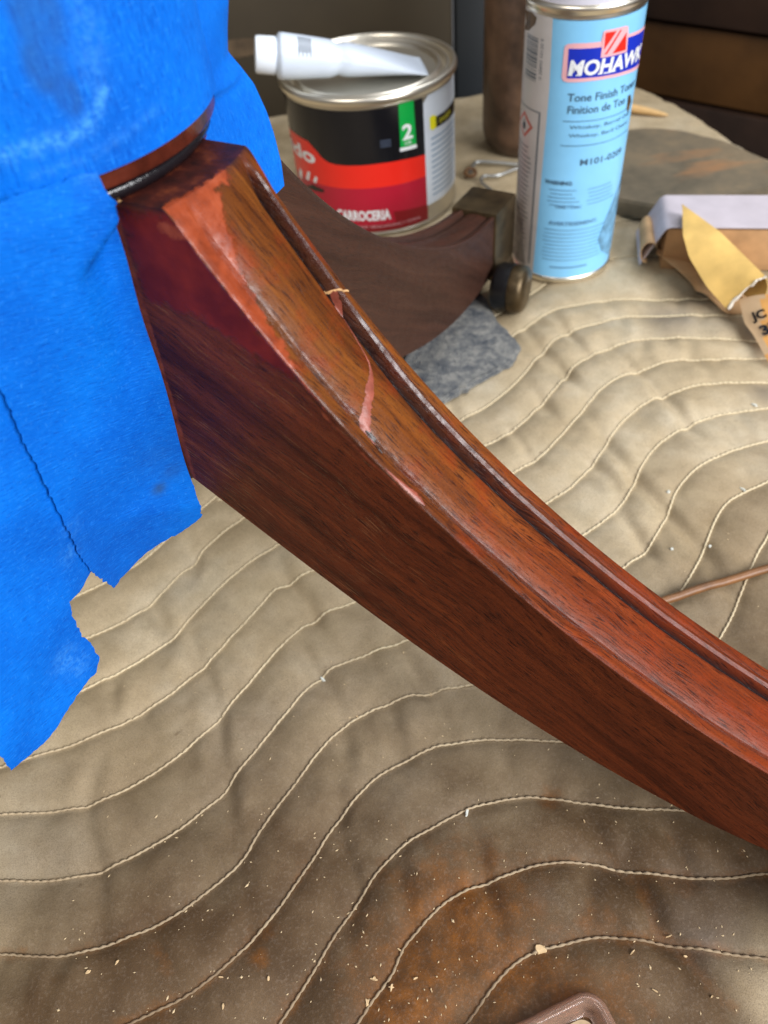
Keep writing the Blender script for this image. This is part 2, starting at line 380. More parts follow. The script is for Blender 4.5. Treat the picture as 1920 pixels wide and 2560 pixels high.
def sdist(P, poly):
    """signed distance to a polygon, positive inside"""
    poly = np.asarray(poly, float)
    d = np.full(len(P), 1e9)
    for i in range(len(poly)):
        a, b = poly[i], poly[(i + 1) % len(poly)]
        ab = b - a
        t = np.clip(((P - a) @ ab) / max(ab @ ab, 1e-15), 0, 1)
        d = np.minimum(d, np.linalg.norm(P - a - t[:, None] * ab, axis=1))
    return np.where(inside(P, poly), d, -d)


def cdt(boundary, step, sx=1.0, sy=1.0):
    """triangulate a polygon with interior points; returns verts (n,2) and tris"""
    Bd = np.asarray(boundary, float) * (sx, sy)
    lo, hi = Bd.min(0), Bd.max(0)
    gx, gy = np.meshgrid(np.arange(lo[0], hi[0], step), np.arange(lo[1], hi[1], step))
    G = np.c_[gx.ravel(), gy.ravel()] + rng.normal(0, step * .08, (gx.size, 2))
    if len(G):
        G = G[sdist(G, Bd) > step * .45]
    P = np.vstack([Bd, G]) if len(G) else Bd
    n = len(Bd)
    vs, _, fs, *_ = delaunay_2d_cdt([V(p) for p in P.tolist()], [], [list(range(n))], 1, 1e-9)
    Vv = np.array([tuple(v) for v in vs]) / (sx, sy)
    return Vv, fs


def slab(name, poly, z0, z1, mat, parent=None, bevel=.0008, jitter=0.0, step=.01):
    P = densify(poly, step, jitter)
    n = len(P)
    z1f = z1 if callable(z1) else (lambda x, y: z1)
    vs = [(x, y, z0) for x, y in P] + [(x, y, z1f(x, y)) for x, y in P]
    fs = [tuple(range(n))[::-1], tuple(range(n, 2 * n))] + [(i, (i + 1) % n, n + (i + 1) % n, n + i) for i in range(n)]
    o = mesh(name, vs, fs, mat, parent)
    bm = bmesh.new()
    bm.from_mesh(o.data)
    bmesh.ops.recalc_face_normals(bm, faces=bm.faces)
    if bevel:
        top = [e for e in bm.edges if all(v.index >= n for v in e.verts)]
        bmesh.ops.bevel(bm, geom=top, offset=bevel, segments=2, affect='EDGES')
    bm.to_mesh(o.data)
    bm.free()
    o.data.polygons.foreach_set('use_smooth', [True] * len(o.data.polygons))
    o.data.set_sharp_from_angle(angle=math.radians(40))
    return o


def thicken(o, t):
    """give a sheet a real thickness (towards its back)"""
    bm = bmesh.new()
    bm.from_mesh(o.data)
    bmesh.ops.recalc_face_normals(bm, faces=bm.faces)
    bmesh.ops.solidify(bm, geom=list(bm.faces), thickness=t)
    bm.to_mesh(o.data)
    bm.free()
    o.data.polygons.foreach_set('use_smooth', [True] * len(o.data.polygons))
    o.data.set_sharp_from_angle(angle=math.radians(50))


def smooth_noise(shape, cells, seed):
    r = np.random.default_rng(seed)
    g = r.normal(0, 1, (cells[0] + 3, cells[1] + 3))
    y = np.linspace(0, cells[0], shape[0])
    x = np.linspace(0, cells[1], shape[1])
    yi, xi = np.minimum(y.astype(int), cells[0]), np.minimum(x.astype(int), cells[1])
    fy, fx = (y - yi)[:, None], (x - xi)[None]
    fy, fx = fy * fy * (3 - 2 * fy), fx * fx * (3 - 2 * fx)
    a, b = g[yi][:, xi], g[yi][:, xi + 1]
    c, e = g[yi + 1][:, xi], g[yi + 1][:, xi + 1]
    return (a * (1 - fx) + b * fx) * (1 - fy) + (c * (1 - fx) + e * fx) * fy


def sstep(a, b, x):
    t = np.clip((x - a) / (b - a), 0, 1)
    return t * t * (3 - 2 * t)


def text_mesh(s, height, bold=0.0, shear=0.0, width=None):
    """flat text as (verts, faces), lower-left corner at the origin; cut finely so it can be bent"""
    cu = bpy.data.curves.new('lettering', 'FONT')
    cu.body = s
    cu.size = 1
    cu.offset = bold
    cu.shear = shear
    cu.resolution_u = 3
    o = bpy.data.objects.new('lettering', cu)
    col.objects.link(o)
    dg = bpy.context.evaluated_depsgraph_get()
    me = bpy.data.meshes.new_from_object(o.evaluated_get(dg))
    bpy.data.objects.remove(o)
    P = np.array([v.co[:] for v in me.vertices])
    lo, hi = P.min(0), P.max(0)
    sy = height / (hi[1] - lo[1])
    sx = width / (hi[0] - lo[0]) if width else sy
    bm = bmesh.new()
    bm.from_mesh(me)
    for v in bm.verts:
        v.co = V(((v.co.x - lo[0]) * sx, (v.co.y - lo[1]) * sy, 0))
    W_ = (hi[0] - lo[0]) * sx
    x = .0012
    while x < W_:
        bmesh.ops.bisect_plane(bm, geom=list(bm.verts) + list(bm.edges) + list(bm.faces), plane_co=(x, 0, 0), plane_no=(1, 0, 0))
        x += .0012
    vs = np.array([v.co[:2] for v in bm.verts])
    bm.verts.index_update()
    fs = [[v.index for v in f.verts] for f in bm.faces]
    bm.free()
    bpy.data.meshes.remove(me)
    return vs, fs


class Can:
    """maps flat artwork onto a cylinder; phi in degrees from the side that faces the front, positive to the right"""
    def __init__(s, root, R, az0):
        s.root, s.R, s.az0 = root, R, az0

    def pt(s, ph, z, lift):
        a = s.az0 + ph
        r = s.R + lift
        return np.stack([r * np.cos(a), r * np.sin(a), z], -1)

    def patch(s, name, poly, mat, lift, label=None):
        P = np.array(poly, float)
        P = np.c_[np.radians(P[:, 0]) * s.R, P[:, 1]]
        P = densify(P, .002)
        vs, fs = cdt(P, .003)
        o = mesh(name, s.pt(vs[:, 0] / s.R, vs[:, 1], lift), fs, mat, s.root, 180)
        if label:
            o['label'] = label
        return o

    def text(s, name, string, ph0, z0, height, mat, lift, ph1=None, bold=0.0, shear=0.0, rot=0):
        wd = math.radians(ph1 - ph0) * s.R if ph1 is not None else None
        if rot:
            vs, fs = text_mesh(string, height, bold, shear, None)
            vs = np.c_[-vs[:, 1], vs[:, 0]] if rot > 0 else np.c_[vs[:, 1], -vs[:, 0]]
        else:
            vs, fs = text_mesh(string, height, bold, shear, wd)
        o = mesh(name, s.pt(math.radians(ph0) + vs[:, 0] / s.R, z0 + vs[:, 1], lift), fs, mat, s.root)
        return o


# ---------------------------------------------------------------- materials
def mat_mahogany(name, repair, old=False):
    m = NT(name)
    g = m.attr('grain').outputs['Vector']
    side = m.attr('side').outputs['Fac']
    g2 = m.n('VectorMath', operation='ADD')
    wob = m.noise(g, 18, 2)
    comb = m.n('CombineXYZ')
    m.put(comb.inputs[1], m.math('MULTIPLY', m.math('SUBTRACT', wob, .5), .012))
    m.put(g2.inputs[0], g)
    m.put(g2.inputs[1], comb.outputs[0])
    gv = g2.outputs[0]
    band = m.noise(m.mapping(gv, (7, 120, 1)), 1, 5, .6)
    fine = m.noise(m.mapping(gv, (25, 700, 1)), 1, 4, .6)
    along = m.attr('along').outputs['Fac']
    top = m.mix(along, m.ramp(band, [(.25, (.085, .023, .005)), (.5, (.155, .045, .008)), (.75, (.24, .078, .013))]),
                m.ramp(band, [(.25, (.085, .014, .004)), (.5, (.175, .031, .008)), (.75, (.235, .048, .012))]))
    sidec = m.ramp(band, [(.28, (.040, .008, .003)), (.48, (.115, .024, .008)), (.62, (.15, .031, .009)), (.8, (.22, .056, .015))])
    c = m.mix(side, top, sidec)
    c = m.mix(m.ramp(fine, [(.35, .35), (.55, 0.0)]), c, (.03, .008, .004))
    # pores: short dark dashes along the grain; near the hub they are still unfilled and pale
    pore = m.noise(m.mapping(gv, (170, 2300, 1)), 1, 2, .5)
    dens = m.noise(m.mapping(gv, (14, 90, 1), (9, 1, 0)), 1, 3, .6)
    pmask = m.ramp(m.math('ADD', pore, m.math('MULTIPLY', m.math('SUBTRACT', dens, .5), .28)), [(.55, 0.0), (.63, 1.0)])
    c = m.mix(m.math('MULTIPLY', pmask, .82), c, (.014, .004, .003))
    streak = m.noise(m.mapping(gv, (9, 420, 1), (4, 2, 0)), 1, 4, .65)
    c = m.mix(m.ramp(streak, [(.52, 0.0), (.66, .45)]), c, (.030, .007, .003))
    blot = m.noise(m.coord(), 75, 4, .6)
    c = m.mix(m.math('MULTIPLY', m.ramp(blot, [(.50, 0.0), (.68, .6)]), m.math('SUBTRACT', 1.0, side)), c, (.22, .030, .006))
    pale = m.noise(m.mapping(gv, (90, 2600, 1), (3, 5, 0)), 1, 2, .5)
    pale2 = m.noise(m.mapping(gv, (20, 60, 1), (1, 2, 0)), 1, 2, .5)
    pm = m.math('MULTIPLY', m.ramp(pale, [(.62, 0.0), (.68, 1.0)]), m.attr('pale').outputs['Fac'])
    pm = m.math('MULTIPLY', pm, m.ramp(pale2, [(.40, 0.0), (.55, 1.0)]))
    c = m.mix(m.math('MULTIPLY', pm, .5), c, (.34, .17, .07))
    # sprayed toner speckle
    spk = m.noise(m.coord(), 2600, 2, .6)
    c = m.mix(m.ramp(spk, [(.56, 0.0), (.68, .6)]), c, (.030, .008, .005))
    # darker bead, ridge and grooves
    c = m.mix(m.math('MULTIPLY', m.attr('pebble').outputs['Fac'], m.math('SUBTRACT', .68, m.math('MULTIPLY', along, .42)), True), c, (.040, .010, .008))
    c = m.mix(m.attr('groove').outputs['Fac'], c, (.008, .004, .005))
    if old:
        c = m.mix(.85, c, m.ramp(band, [(.3, (.030, .016, .012)), (.7, (.054, .030, .022))]))
    ripple = m.noise(m.coord(), 900, 3, .6)
    rough = m.ramp(m.noise(m.coord(), 220, 3), [(.3, .34), (.7, .50)])
    h = m.math('ADD', m.math('MULTIPLY', ripple, .5), m.math('MULTIPLY', fine, .35))
    h = m.math('SUBTRACT', h, m.math('MULTIPLY', pmask, .25))
    spc = m.noise(m.coord(), 2300, 2, .5)
    h = m.math('ADD', h, m.math('MULTIPLY', spc, m.math('ADD', m.math('MULTIPLY', m.math('MULTIPLY', m.attr('pebble').outputs['Fac'], m.math('SUBTRACT', 1.0, m.math('MULTIPLY', along, .7))), 1.6), .10)))
    if repair:
        wn = m.noise(m.coord(), 240, 6, .72)
        wn = m.math('MULTIPLY', m.math('SUBTRACT', wn, .5), .014)
        # smooth dark red filler on the flat side
        fs = m.math('ADD', m.attr('fill_side').outputs['Fac'], wn)
        ms = m.ramp(m.math('ADD', m.math('MULTIPLY', fs, 330), .5), [(.1, 0.0), (.95, 1.0)])
        rc = m.ramp(m.noise(m.coord(), 90, 4), [(.35, (.115, .011, .004)), (.55, (.185, .018, .006)), (.72, (.25, .038, .011))])
        c = m.mix(ms, c, rc)
        # orange filler along the ridge and the joint
        ft = m.math('ADD', m.attr('fill_top').outputs['Fac'], m.math('MULTIPLY', wn, .55))
        mt = m.ramp(m.math('ADD', m.math('MULTIPLY', ft, 900), .5), [(.2, 0.0), (.8, 1.0)])
        oc = m.ramp(m.noise(m.coord(), 170, 5, .65), [(.3, (.14, .024, .008)), (.5, (.24, .042, .013)), (.66, (.31, .064, .024)), (.78, (.20, .030, .010))])
        c = m.mix(mt, c, oc)
        fe = m.math('ADD', m.attr('fill_edge').outputs['Fac'], m.math('MULTIPLY', wn, .12))
        me_ = m.ramp(m.math('ADD', m.math('MULTIPLY', fe, 1100), .5), [(.1, 0.0), (.9, 1.0)])
        c = m.mix(m.math('MULTIPLY', me_, .85), c, m.ramp(m.noise(m.coord(), 240, 4), [(.35, (.12, .022, .010)), (.6, (.27, .060, .022))]))
        sh = m.attr('shoulder').outputs['Fac']
        dn = m.noise(m.coord(), 150, 4, .6)
        shc = m.ramp(dn, [(.3, (.016, .007, .007)), (.55, (.050, .012, .009)), (.72, (.13, .032, .014))])
        c = m.mix(m.math('MULTIPLY', sh, m.math('SUBTRACT', 1.0, mt)), c, shc)
        h = m.math('ADD', m.math('MULTIPLY', h, m.math('SUBTRACT', 1.0, m.math('MULTIPLY', ms, .8))), m.math('MULTIPLY', m.math('MAXIMUM', ms, mt), .9))
        rough = m.mix(ms, rough, (.30, .30, .30))
    m.set(Base_Color=c, Roughness=rough)
    gl_n = m.ramp(m.noise(m.coord(), 420, 4, .65), [(.38, .15), (.60, 1.0)])
    gl_n = m.mix(along, gl_n, (.55, .55, .55))
    gloss = m.math('MULTIPLY', m.math('MULTIPLY', m.attr('pebble').outputs['Fac'], m.math('SUBTRACT', 1.0, m.math('MULTIPLY', along, .55))), gl_n, True)
    m.put(m.b.inputs['Specular IOR Level'], m.math('ADD', .10, m.math('MULTIPLY', gloss, .5)))
    m.put(m.b.inputs['Coat Weight'], m.math('MULTIPLY', gloss, .55))
    m.put(m.b.inputs['Coat Roughness'], m.math('ADD', .07, m.math('MULTIPLY', along, .22)))
    m.bump(h, .55, .00035)
    return m.m


def mat_tape():
    m = NT('blue_masking_tape')
    v = m.coord()
    uv = m.attr('grain').outputs['Vector']
    crepe = m.noise(m.mapping(uv, (330, 1900, 1)), 1, 4, .65, .4)
    fib = m.noise(m.mapping(uv, (1700, 520, 1), (2, 7, 0)), 1, 3, .65)
    cloud = m.noise(v, 28, 4, .6)
    c = m.ramp(cloud, [(.25, (.000, .085, .46)), (.5, (.0005, .125, .60)), (.75, (.001, .175, .74))])
    c = m.mix(m.ramp(fib, [(.58, 0.0), (.74, .42)]), c, (.05, .33, .92))
    c = m.mix(m.ramp(crepe, [(.30, .65), (.46, 0.0)]), c, (.0, .055, .38))
    c = m.mix(m.ramp(crepe, [(.54, 0.0), (.70, .5)]), c, (.015, .24, .86))
    sp = m.noise(v, 45, 3, .6)
    c = m.mix(m.math('MULTIPLY', m.attr('dirt').outputs['Fac'], m.ramp(sp, [(.35, .3), (.6, .9)])), c, (.025, .06, .12))
    c = m.mix(m.math('MULTIPLY', m.attr('worn').outputs['Fac'], m.ramp(m.noise(v, 500, 4, .7), [(.40, .1), (.62, 1.0)])), c, (.10, .42, .92))  # worn marks together with light painted on tail and folds
    m.set(Base_Color=c, Roughness=.62)
    m.b.inputs['Specular IOR Level'].default_value = .12
    h = m.math('ADD', m.math('MULTIPLY', crepe, 1.0), m.math('MULTIPLY', fib, .35))
    m.bump(h, .6, .0004)
    return m.m


def mat_blanket():
    m = NT('quilted_blanket_cloth')
    v = m.coord()
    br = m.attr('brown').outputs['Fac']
    ru = m.attr('rust').outputs['Fac']
    gr = m.attr('grey').outputs['Fac']
    n1 = m.noise(v, 16, 5, .6)
    n2 = m.noise(v, 55, 5, .65)
    base = m.ramp(n1, [(.3, (.40, .305, .180)), (.5, (.51, .405, .26)), (.7, (.55, .47, .34))])
    base = m.mix(m.ramp(n2, [(.35, .35), (.6, 0.0)]), base, (.25, .20, .115))
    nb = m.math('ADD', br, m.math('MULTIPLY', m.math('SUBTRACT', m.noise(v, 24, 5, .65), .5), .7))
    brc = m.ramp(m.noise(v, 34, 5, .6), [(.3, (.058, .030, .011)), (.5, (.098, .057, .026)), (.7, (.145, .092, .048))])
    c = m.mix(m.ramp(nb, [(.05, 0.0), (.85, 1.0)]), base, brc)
    nr = m.math('ADD', ru, m.math('MULTIPLY', m.math('SUBTRACT', m.noise(v, 90, 6, .7), .5), .9))
    ruc = m.ramp(m.noise(v, 180, 4), [(.3, (.090, .031, .004)), (.7, (.23, .080, .011))])
    c = m.mix(m.ramp(nr, [(.2, 0.0), (.85, .9)]), c, ruc)
    ng = m.math('ADD', gr, m.math('MULTIPLY', m.math('SUBTRACT', m.noise(v, 40, 5, .65), .5), .8))
    c = m.mix(m.ramp(ng, [(.3, 0.0), (.95, .7)]), c, (.13, .112, .095))
    sp = m.noise(v, 130, 3, .6)
    c = m.mix(m.ramp(sp, [(.70, 0.0), (.76, .5)]), c, (.10, .06, .03))
    weave = m.noise(v, 2600, 2, .6)
    nap = m.noise(v, 900, 3, .6)
    c = m.mix(m.ramp(weave, [(.34, .38), (.56, 0.0)]), c, (.06, .045, .03))
    c = m.mix(m.ramp(nap, [(.52, 0.0), (.70, .08)]), c, (.55, .45, .36))
    m.set(Base_Color=c, Roughness=.62)
    m.b.inputs['Specular IOR Level'].default_value = .22
    m.bump(m.math('ADD', m.math('MULTIPLY', weave, .5), m.math('MULTIPLY', nap, .6)), .5, .00035)
    return m.m


M = {}
M['blanket'] = mat_blanket()
def mat_thread():
    m = NT('seam_thread')
    v = m.coord()
    sx = m.n('SeparateXYZ')
    m.put(sx.inputs[0], v)
    d = m.math('ADD', m.math('MULTIPLY', m.math('SUBTRACT', .21, sx.outputs[1]), 5.5), m.math('MULTIPLY', m.math('SUBTRACT', m.noise(v, 30, 4), .5), .9))
    m.set(Base_Color=m.ramp(d, [(.0, (.66, .55, .36)), (.40, (.46, .36, .23)), (1.0, (.19, .125, .07))]), Roughness=.75)
    return m.m


M['thread'] = mat_thread()
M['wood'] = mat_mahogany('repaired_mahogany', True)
M['wood2'] = mat_mahogany('old_mahogany', False, True)
M['tape'] = mat_tape()
M['col_wood'] = simple('turned_column_finish', (.085, .016, .008), .22, var=.6, vscale=120, bump=(700, .3, .0004))
M['black_gloss'] = simple('black_groove_finish', (.010, .008, .010), .16, bump=(1200, .35, .0004))
M['tin'] = simple('tinplate', (.88, .82, .70), .32, 1.0, bump=(60, .25, .0006))
M['tin_dull'] = simple('dull_tinplate', (.68, .64, .55), .38, 1.0)
M['print_black'] = simple('black_print', (.007, .007, .009), .22)
M['print_navy'] = simple('navy_print', (.010, .016, .05), .22)
M['print_red'] = simple('red_print', (.78, .022, .012), .28)
M['print_darkred'] = simple('crimson_print', (.42, .008, .030), .28)
M['print_maroon'] = simple('maroon_print', (.22, .004, .010), .28)
M['print_white'] = simple('white_print', (.80, .82, .84), .35)
M['print_paper'] = simple('white_label_stock', (.66, .72, .80), .35, var=.06, vscale=40)
M['print_pink'] = simple('pink_print', (.80, .42, .46), .35)
M['print_green'] = simple('green_print', (.0, .36, .055), .3)
M['print_yellow'] = simple('yellow_print', (.85, .80, .01), .3)
M['print_blue'] = simple('royal_blue_print', (.008, .030, .46), .3)
M['print_grey'] = simple('grey_print', (.16, .18, .21), .4)
M['print_faint'] = simple('faint_blue_print', (.10, .24, .40), .4)
M['print_ink'] = simple('dark_ink_print', (.05, .11, .18), .4)
M['print_dimgrey'] = simple('dim_label_grey_print', (.07, .09, .14), .3)
M['can_blue'] = simple('sky_blue_enamel', (.23, .56, .86), .30, var=.07, vscale=30)
M['can_side'] = simple('off_white_side_label', (.60, .57, .56), .36, var=.10, vscale=30)
M['grime'] = simple('brown_grime', (.10, .055, .02), .5, var=.6, vscale=200)
M['blue_grime'] = simple('grey_paint_smear', (.16, .36, .55), .42, var=.45, vscale=160)
M['lav_cap'] = simple('lavender_white_plastic', (.66, .65, .74), .4)
M['tube_plastic'] = simple('white_tube_plastic', (.66, .74, .86), .32, bump=(25, .2, .001))
M['cap_plastic'] = simple('white_cap_plastic', (.78, .84, .92), .38)
M['bottle'] = simple('rusty_brown_bottle_surface', (.095, .052, .030), .42, var=.75, vscale=38, bump=(120, .3, .0006))
M['brass'] = simple('tarnished_brass', (.105, .072, .036), .40, .75, var=.45, vscale=90, bump=(300, .3, .0004))
M['brass_top'] = simple('dull_olive_brass', (.048, .038, .023), .5, .3, var=.35, vscale=80)
M['rubber'] = simple('black_tread', (.008, .008, .009), .35)
M['board_dark'] = simple('dark_brown_board', (.024, .011, .006), .55, var=.5, vscale=14, bump=(80, .3, .001))
M['board_mid'] = simple('orange_brown_board', (.10, .042, .010), .5, var=.45, vscale=9, bump=(80, .3, .001))
M['board_olive'] = simple('olive_brown_panel', (.044, .031, .015), .6, var=.25, vscale=8)
M['void'] = simple('dark_shop_floor', (.012, .012, .013), .8)
M['slab'] = None
M['bench'] = simple('bench_top_wood', (.05, .032, .02), .6, var=.4, vscale=12)
M['paper_yellow'] = simple('yellow_abrasive_paper', (.62, .40, .115), .7, var=.16, vscale=70, bump=(1800, .4, .0003))
M['paper_tan'] = simple('tan_paper_back', (.48, .30, .15), .75, var=.3, vscale=60)
M['paper_edge'] = simple('torn_white_paper_edge', (.78, .72, .62), .8)
M['paper_lav'] = simple('pale_lavender_abrasive', (.50, .45, .49), .75, var=.08, vscale=60, bump=(1800, .4, .0003))
M['block_wood'] = simple('pale_block_wood', (.42, .24, .11), .7, var=.25, vscale=50)
M['paper_orange'] = simple('orange_printed_paper', (.72, .36, .10), .65, var=.35, vscale=40)
M['dowel'] = simple('reddish_dowel_wood', (.17, .072, .022), .45, var=.5, vscale=60, bump=(300, .4, .0006))
M['pale_wood'] = simple('pale_stick_wood', (.60, .38, .16), .6, var=.15, vscale=60)
M['wire'] = simple('galvanised_wire', (.48, .49, .48), .35, .9)
M['rust'] = simple('rusty_wire_end', (.13, .06, .02), .7, .2, var=.5, vscale=300)
M['chip_white'] = simple('white_wood_shaving', (.66, .68, .62), .75, var=.15, vscale=300)
M['chip_tan'] = simple('tan_wood_chip', (.62, .44, .24), .75, var=.25, vscale=300)
M['spec'] = simple('sawdust_specks', (.58, .44, .26), .8)


def mat_slab():
    m = NT('stained_mixing_board')
    v = m.coord()
    a = m.noise(v, 22, 5, .65)
    b = m.noise(m.mapping(v, (9, 26, 9)), 1, 4, .6)
    c = m.ramp(a, [(.3, (.085, .072, .048)), (.5, (.15, .12, .078)), (.62, (.20, .15, .09)), (.75, (.26, .21, .14))])
    c = m.mix(m.ramp(b, [(.60, 0.0), (.72, .75)]), c, (.33, .16, .065))
    m.set(Base_Color=c, Roughness=.6)
    m.bump(a, .3, .001)
    return m.m


def mat_felt():
    m = NT('grey_abrasive_pad')
    v = m.coord()
    a = m.noise(v, 130, 5, .7)
    f = m.noise(v, 900, 3, .7)
    c = m.ramp(a, [(.32, (.075, .085, .105)), (.48, (.20, .205, .205)), (.62, (.36, .35, .32))])
    c = m.mix(m.ramp(f, [(.3, .5), (.6, 0.0)]), c, (.05, .055, .06))
    m.set(Base_Color=c, Roughness=.9)
    m.b.inputs['Specular IOR Level'].default_value = .2
    m.bump(m.math('ADD', m.math('MULTIPLY', a, .8), f), .9, .0012)
    return m.m


def mat_plastic_clear():
    m = NT('clear_pinkish_plastic')
    m.set(Base_Color=(.80, .55, .42), Roughness=.15)
    m.b.inputs['Transmission Weight'].default_value = .85
    m.b.inputs['IOR'].default_value = 1.4
    return m.m


M['slab'] = mat_slab()
M['felt'] = mat_felt()
M['clear'] = mat_plastic_clear()
M['tray_fill'] = simple('tan_wax_residue', (.40, .28, .16), .6, var=.5, vscale=90)

AX, D3, N3 = (np.array(v) for v in DATA['cg'])          # column axis (x, y), front-leg heading, rear-leg heading
DV, NV = V(D3), V(N3)

# ---------------------------------------------------------------- the setting
box('shop_floor', (0, .6, -.86), (6, 5, .02), M['void'], bevel=0)['kind'] = 'structure'
# bench under the blanket (its far right corner is cut off square to the blanket)
bt = slab('bench_top', [(-.55, -.30), (.50, -.30), (.405, .30), (.322, .575), (.278, .735), (.13, .765), (-.55, .775)], -.045, -.0075, M['bench'], bevel=.002, step=5)
bt['kind'] = 'structure'

# ---------------------------------------------------------------- quilted blanket
FX0, FX1, FY0, FY1, FS = -.40, .56, -.16, .80, .001
nfx, nfy = int((FX1 - FX0) / FS) + 1, int((FY1 - FY0) / FS) + 1


def dist_field(lines, reach, weights=None):
    Dm = np.full((nfy, nfx), reach, np.float32)
    Wm = np.zeros((nfy, nfx), np.float32)
    k = int(reach / FS) + 1
    for li, P in enumerate(lines):
        for q, (x, y) in enumerate(P):
            ix, iy = int((x - FX0) / FS), int((y - FY0) / FS)
            x0, x1, y0, y1 = max(0, ix - k), min(nfx, ix + k + 1), max(0, iy - k), min(nfy, iy + k + 1)
            if x0 >= x1 or y0 >= y1:
                continue
            gx = FX0 + np.arange(x0, x1) * FS - x
            gy = FY0 + np.arange(y0, y1) * FS - y
            dd = np.sqrt(gx[None] ** 2 + gy[:, None] ** 2)
            sub = Dm[y0:y1, x0:x1]
            mk = dd < sub
            sub[mk] = dd[mk]
            if weights is not None:
                Wm[y0:y1, x0:x1][mk] = weights[li][q]
    return Dm, Wm


seam_lines = []
for s in DATA['seams']:
    s = np.array(s)
    gap = np.linalg.norm(np.diff(s, axis=0), axis=1)
    cut = int(gap.argmax()) + 1 if gap.max() > .05 else None
    bits = []
    for q in ([s[:cut], s[cut:]] if cut else [s]):
        q = spline(q, .0008)
        k = np.ones(15) / 15
        q = np.c_[np.convolve(np.pad(q[:, 0], 7, 'edge'), k, 'valid'), np.convolve(np.pad(q[:, 1], 7, 'edge'), k, 'valid')]
        bits.append(q[5:-5])
    if cut:                                              # hidden stretch below the front leg
        a, b = bits
        ta = (a[-1] - a[-22]) / np.linalg.norm(a[-1] - a[-22])
        tb = (b[21] - b[0]) / np.linalg.norm(b[21] - b[0])
        gl = np.linalg.norm(b[0] - a[-1])
        t = np.linspace(0, 1, int(gl / .0008))[1:-1, None]
        mid = (2 * t ** 3 - 3 * t ** 2 + 1) * a[-1] + (t ** 3 - 2 * t ** 2 + t) * ta * gl + (-2 * t ** 3 + 3 * t ** 2) * b[0] + (t ** 3 - t ** 2) * tb * gl
        P = np.vstack([a, mid, b])
    else:
        P = bits[0]
    # carry each seam on past the traced piece
    t0 = (P[0] - P[22]) / np.linalg.norm(P[0] - P[22])
    u = np.linspace(.16, .0008, 200)[:, None]
    a = P[0] + t0 * u + np.array([.0, .9]) * (u ** 2) * (1.5 if t0[1] < -.3 else 0)
    t1 = (P[-1] - P[-22]) / np.linalg.norm(P[-1] - P[-22])
    u = np.linspace(.0008, .12, 150)[:, None]
    e = P[-1] + t1 * u + np.array([0, -1.2]) * u ** 2
    seam_lines.append(np.vstack([a, P, e]))
for k in (1, 2, 3):                                       # the seams farther off, behind the cans
    seam_lines.append(seam_lines[0] + np.array([.026, .048]) * k)
dS, _ = dist_field([P[::2] for P in seam_lines], .024)

cr_lines, cr_w = [], []
for s in DATA['creases']:
    P = spline(s, .001)
    cr_lines.append(P)
    cr_w.append(np.sin(np.linspace(.35, 2.8, len(P))) * rng.uniform(.65, 1.0))
for _ in range(330):                                       # small puckers running from seam to seam
    L = seam_lines[rng.integers(len(seam_lines))]
    i = rng.integers(5, len(L) - 6)
    t = L[i + 5] - L[i - 5]
    t /= np.linalg.norm(t)
    nn = np.array([t[1], -t[0]]) * rng.choice([-1, 1])
    ln = rng.uniform(.010, .036)
    u = np.linspace(0, 1, int(ln / .001) + 2)
    bend = rng.normal(0, .2)
    cr_lines.append(L[i] + (nn * u[:, None] + t * (bend * u * u)[:, None]) * ln)
    cr_w.append((1 - u) ** .7 * np.minimum(1, u * 6 + .35) * rng.uniform(.15, .60))
dC, wC = dist_field(cr_lines, .016, cr_w)
puff = np.clip(dS / .016, 0, 1)
HF = -.0015 * np.exp(-(dS / .0020)) - .0016 + .0016 * np.sin(puff * np.pi / 2)
side = smooth_noise(dS.shape, (30, 30), 3)
wC = wC * sstep(.016, .009, dC)
CT = wC * (-.0027 * np.exp(-(dC / .0032) ** 2) + .0012 * np.exp(-((dC - .0075) / .0042) ** 2))
for ax_i in (0, 1):
    CT = sum(np.roll(CT, k, ax_i) for k in range(-2, 3)) / 5
HF += CT * 1.2
HF += .0005 * smooth_noise(dS.shape, (60, 60), 4) + .0006 * smooth_noise(dS.shape, (24, 24), 5)
HF = np.where(HF > 0, .0012 * np.tanh(HF / .0012), HF)


def hz(x, y):
    fx, fy = (np.asarray(x) - FX0) / FS, (np.asarray(y) - FY0) / FS
    ix, iy = np.clip(fx.astype(int), 0, nfx - 2), np.clip(fy.astype(int), 0, nfy - 2)
    a, b = np.clip(fx - ix, 0, 1), np.clip(fy - iy, 0, 1)
    return (HF[iy, ix] * (1 - a) + HF[iy, ix + 1] * a) * (1 - b) + (HF[iy + 1, ix] * (1 - a) + HF[iy + 1, ix + 1] * a) * b


def h1(x, y):
    return float(hz(np.array([x]), np.array([y]))[0])


def right_edge(y):
    return np.interp(y, [-.2, .2, .587, .616, .667, .723, .755, .78], [.56, .455, .336, .3257, .3138, .3006, .2895, .276])


nbx, nby = 560, 560
yy = np.linspace(-.15, 1, nby)
tv = np.linspace(0, 1, nby)
yv = -.15 + (.925) * tv
ragged = .0012 * smooth_noise((nby, 2), (90, 1), 8)[:, 0] + .0022 * smooth_noise((nby, 2), (22, 1), 9)[:, 0]
Y = np.repeat(yv[:, None], nbx, 1)
xr = right_edge(yv) + ragged
X = -.38 + np.linspace(0, 1, nbx)[None] * (xr[:, None] + .38)
far = np.interp(X[-1], [-.4, .116, .14, .29], [.80, .7753, .777, .752])
Y = Y + (tv ** 6)[:, None] * (far - yv[-1])[None]
Zb = hz(X, Y)
er = (X[:, -1:] - X)
ef = np.abs(Y[-1:] - Y)
edge = np.minimum(er, ef)
Zb = Zb - .006 * np.exp(-edge / .003)


